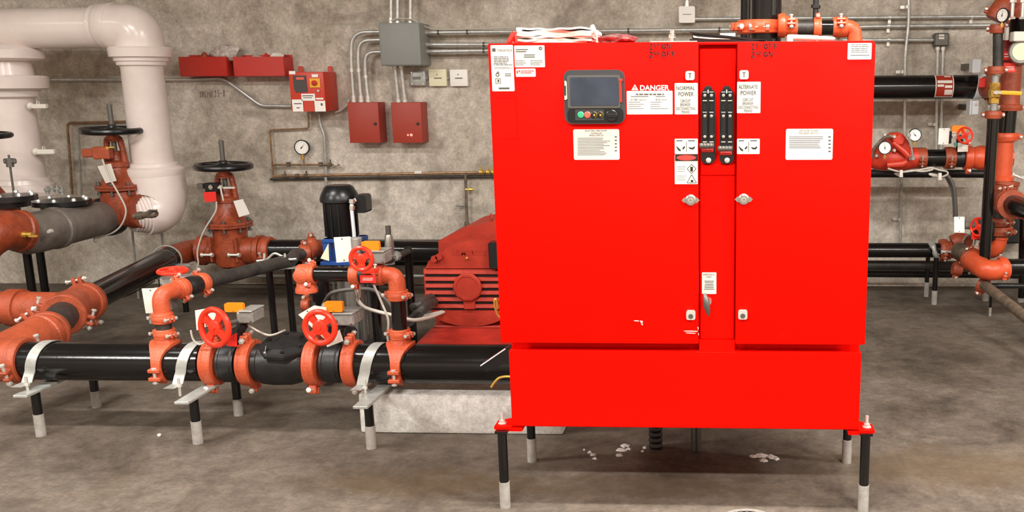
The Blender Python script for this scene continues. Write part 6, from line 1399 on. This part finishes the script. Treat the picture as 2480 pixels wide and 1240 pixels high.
lathe(bm, a, X, [(0, rad(46, Yl)), (.03, rad(46, Yl)), (.035, rad(38, Yl)), (.10, rad(40, Yl))], 24); sweep(bm, [a+Vector((.07, 0, 0)), a+Vector((.07, 0, 0))+dT*.17], rad(42, 6.4), 24); obj('tee_body', bm, 'orange2', T)
bm = new(); bolt(bm, P(2295, 610, Yl-.08), X, .07, .008); obj('bolt', bm, 'zinc', T)
T = thing('pipe_coupling', 'wrinkled rusty coupling with pale rim above the big orange elbow', 'pipe coupling', P(2330, 585, 6.5))
bm = new(); sweep(bm, [P(2306, 590, 6.5), P(2324, 583, 6.5), P(2344, 588, 6.45)], [.055, .062, .056], 24); obj('housing', bm, 'orange2', T)
bm = new(); torus(bm, P(2347, 586, 6.42), P(2349, 588, 6.42)-P(2338, 584, 6.46), .050, .006, 28, 8); obj('pale_rim', bm, 'brass' if False else 'silverp', T)
kE = P(2352, 622, 6.1); mE = P(2338, 615, 6.15)
pipe([P(2322, 606, 6.35), P(2362, 630, 6.02)], rad(40, 6.15), 'short brown nipple between rusty tee and big orange elbow', 'brownpipe')
elbow(P(2352, 628, 6.05), P(2388, 656, 5.86), P(2434, 652, 5.9), rad(48, 5.95), 'big bright orange elbow low on the right', 'orange3', rr=.22, rim=1.14)
coupling(P(2354, 629, 6.05), P(2375, 643, 5.95)-P(2352, 628, 6.05), rad(48, 6.0), .05, 'orange coupling at the left mouth of the big orange elbow', 'orange2', bdir=(-.3, 0, 1))
coupling(P(2427, 650, 5.9), X, rad(46, 5.9), .045, 'orange coupling at the right mouth of the big orange elbow', 'orange3', bdir=(.0, -.8, -.5))
pipe([P(2430, 647, 5.9), P(3000, 642, 5.9)], rad(41, 5.9), 'thick black pipe leaving right from the big orange elbow', 'black')
coupling(P(2380, 690, 5.95), (1, -.5, -.5), .038, .06, 'rusty coupling hanging under the big orange elbow', 'orange2', bdir=(-.4, 0, -1))
coupling(P(2318, 652, 6.3), (1, 0, -.2), .030, .06, 'small rusty coupling under the rusty tee', 'orange2', bdir=(0, 0, -1))
pipe([P(2384, 690, 5.9), P(2640, 890, 4.6)], rad(26, 5.7), 'bare brown pipe slanting down to the right edge', 'brownpipe')
pipe([P(2395, 692, 5.95), P(3000, 694, 6.1)], .016, 'thin dark pipe crossing behind the slanting brown pipe', 'rubber')
# posts
def post(x, yf, ytop, yj, r, lab, m='postwhite', sl=True, Y=None):
    q = F(x, yf); T = thing('support_post', lab, 'post', q)
    zt_ = P(x, ytop, q.y).z; zj = P(x, yj, q.y).z
    bm = new(); cyl(bm, (q.x, q.y, zj), (q.x, q.y, zt_), r, 14); obj('post', bm, 'black', T)
    bm = new(); cyl(bm, (q.x, q.y, 0), (q.x, q.y, zj+.002), r*1.12, 14); obj('painted_sleeve', bm, m, T)
    return q
post(2243, 718, 622, 684, .015, 'rear of the two slim posts under low right pipes'); q = post(2262, 737, 624, 704, .0165, 'front of the two slim posts under low right pipes')
post(2386, 728, 700, 705, .02, 'short stout post under the big orange elbow')
post(2397, 765, 692, 745, .008, 'thin pale rod standing before the big orange elbow')
post(2472, 731, 600, 722, .02, 'dark post near the right edge behind the slanting pipe')
T = thing('pipe_strap', 'silver strap round the low right pipe above two posts', 'strap', P(2262, 625, Yl))
bm = new(); sweep(bm, smoothpath([P(2255, 590, Yl-.02), P(2261, 600, Yl-.07), P(2264, 612, Yl-.075), P(2270, 626, Yl-.05)], 4), [.02]*5+[.014]*3+[.018]*5, 8); obj('strap_band', bm, 'galvp', T)
bm = new(); bolt(bm, P(2272, 622, Yl-.04), Z, .04, .006); obj('bolt', bm, 'zinc', T)
T = thing('riser_post', 'dark vertical pipe cropped at the right edge below the black pipe end', 'pipe', P(2470, 690, 6.3))
bm = new(); cyl(bm, P(2478, 700, 6.3), P(2479, 505, 6.3), .03, 16); obj('pipe_length', bm, 'black', T)
bm = new(); pbox(bm, 2425, 520, 2500, 590, 6.75, .2, bev=.01); solo('dark_block', bm, 'rubber', 'dark block behind the lower right couplings', 'box')  # plain block filling a dark area
# ================================================================ floor things
bm = new(); c = P(1810, 1246, 1)  # drain at the bottom edge
q = F(1810, 1262); T = thing('floor_drain', 'round dark floor drain with pale rim at the bottom edge', 'drain', (q.x, q.y, 0))
bm = new(); lathe(bm, (q.x, q.y, .0), Z, [(0, .098), (.003, .094), (.004, .078), (.001, .076)], 36); obj('rim', bm, 'postwhite', T)
bm = new(); lathe(bm, (q.x, q.y, .001), Z, [(0, .077), (.0012, .077)], 36); obj('grate_recess', bm, 'rubber', T)
for i in range(7):
    u = -.06+.02*i; w_ = math.sqrt(.075**2-u*u)*2; bm = new(); box(bm, (q.x+u, q.y, .0032), (.006, w_, .003)); obj('grate_bar', bm, 'brownpipe', T, smooth=False)
def dustpile(pts, lab, seed):
    rn = random.Random(seed); bm = new()
    for x, y, rx in pts:
        c = F(x, y); r0 = rx*c.y/CF; n = 16; ring_ = []
        for k in range(n):
            a = 2*PI*k/n; rr = r0*(.65+.5*rn.random()); ring_.append(bm.verts.new((c.x+rr*math.cos(a), c.y+rr*math.sin(a)*1.1, .0005)))
        mid = [bm.verts.new((c.x+(v.co.x-c.x)*.5, c.y+(v.co.y-c.y)*.5, .003+.004*rn.random())) for v in ring_]
        skin(bm, ring_, mid); bm.faces.new(mid)
    return solo('powder_patch', bm, 'dust', lab, 'debris')
dustpile([(1436, 1102, 9), (1441, 1111, 7), (1428, 1096, 6), (1415, 1090, 4)], 'small white powder patch under the cabinet, leftmost', 1)
dustpile([(1504, 1090, 14), (1514, 1080, 12), (1500, 1103, 10), (1522, 1088, 8)], 'white powder patch in the middle under the cabinet', 2)
dustpile([(1562, 1085, 7), (1556, 1094, 4)], 'tiny white powder speck right of the middle patch', 3)
dustpile([(1826, 1106, 12), (1845, 1104, 16), (1868, 1106, 15), (1880, 1112, 11), (1850, 1115, 12)], 'widest white powder patch under the right door', 4)
bm = new(); q = F(386, 1057); box(bm, (q.x, q.y, .006), (.014, .014, .012), bev=.003); solo('white_pebble', bm, 'plate', 'tiny white crumb alone on the floor at lower left', 'debris')
# cords hanging beneath the cabinet
for x, lab, m_ in ((1588, 'dark conduit standing under the cabinet, leftmost of three', 'rubber'), (1680, 'grey corrugated conduit under the cabinet, left of its twin', 'steelgrey'), (1692, 'grey corrugated conduit under the cabinet, right of its twin', 'steelgrey')):
    q = F(x, 1092 if x > 1600 else 1085); bm = new(); n = 26; H_ = zb+.01
    lathe(bm, (q.x, q.y, 0), Z, [(H_*i/n, (.011 if m_ != 'rubber' else .026)*(1.12 if i % 2 else .95)) for i in range(n+1)], 12); solo('floor_conduit', bm, m_, lab, 'conduit')
# tidy helper properties
GROUPS = {'pipe_coupling': 'grooved pipe couplings', 'pipe': 'pipe lengths', 'pipe_elbow': 'pipe elbows', 'pipe_tee': 'pipe tees', 'mechanical_tee': 'clamped mechanical tees', 'butterfly_valve': 'butterfly valves with red wheels',
 'gate_valve': 'gate valves with black wheels', 'pipe_stand': 'two-post pipe stands', 'support_post': 'single support posts', 'conduit': 'wall conduits', 'wall_cabinet': 'maroon wall cabinets', 'device_plate': 'cream device plates',
 'red_wall_tray': 'red wall trays', 'pressure_gauge': 'round dial gauges', 'cable': 'thin pale cables', 'armoured_cable': 'armoured cables', 'hose': 'dark hoses', 'hanger_rod': 'thin rods', 'red_tag': 'red tags', 'paper_tag': 'paper tags',
 'jacketed_pipe': 'white jacketed pipes', 'brass_hook': 'brass hooks', 'powder_patch': 'powder patches on the floor', 'floor_conduit': 'conduits under the cabinet', 'cable_hook': 'white cable hooks', 'ceiling_lamp': 'fluorescent ceiling lamps',
 'tubing': 'thin wall tubing', 'junction_box': 'grey junction boxes', 'plastic_bag': 'crumpled plastic bags', 'conduit_nipple': 'conduit nipples between plates'}
for o in bpy.data.objects:
    if '_w' in o.keys(): del o['_w']
    k = o.name.split('.')[0]
    if o.parent is None and 'label' in o.keys() and k in GROUPS and 'group' not in o.keys(): o['group'] = GROUPS[k]
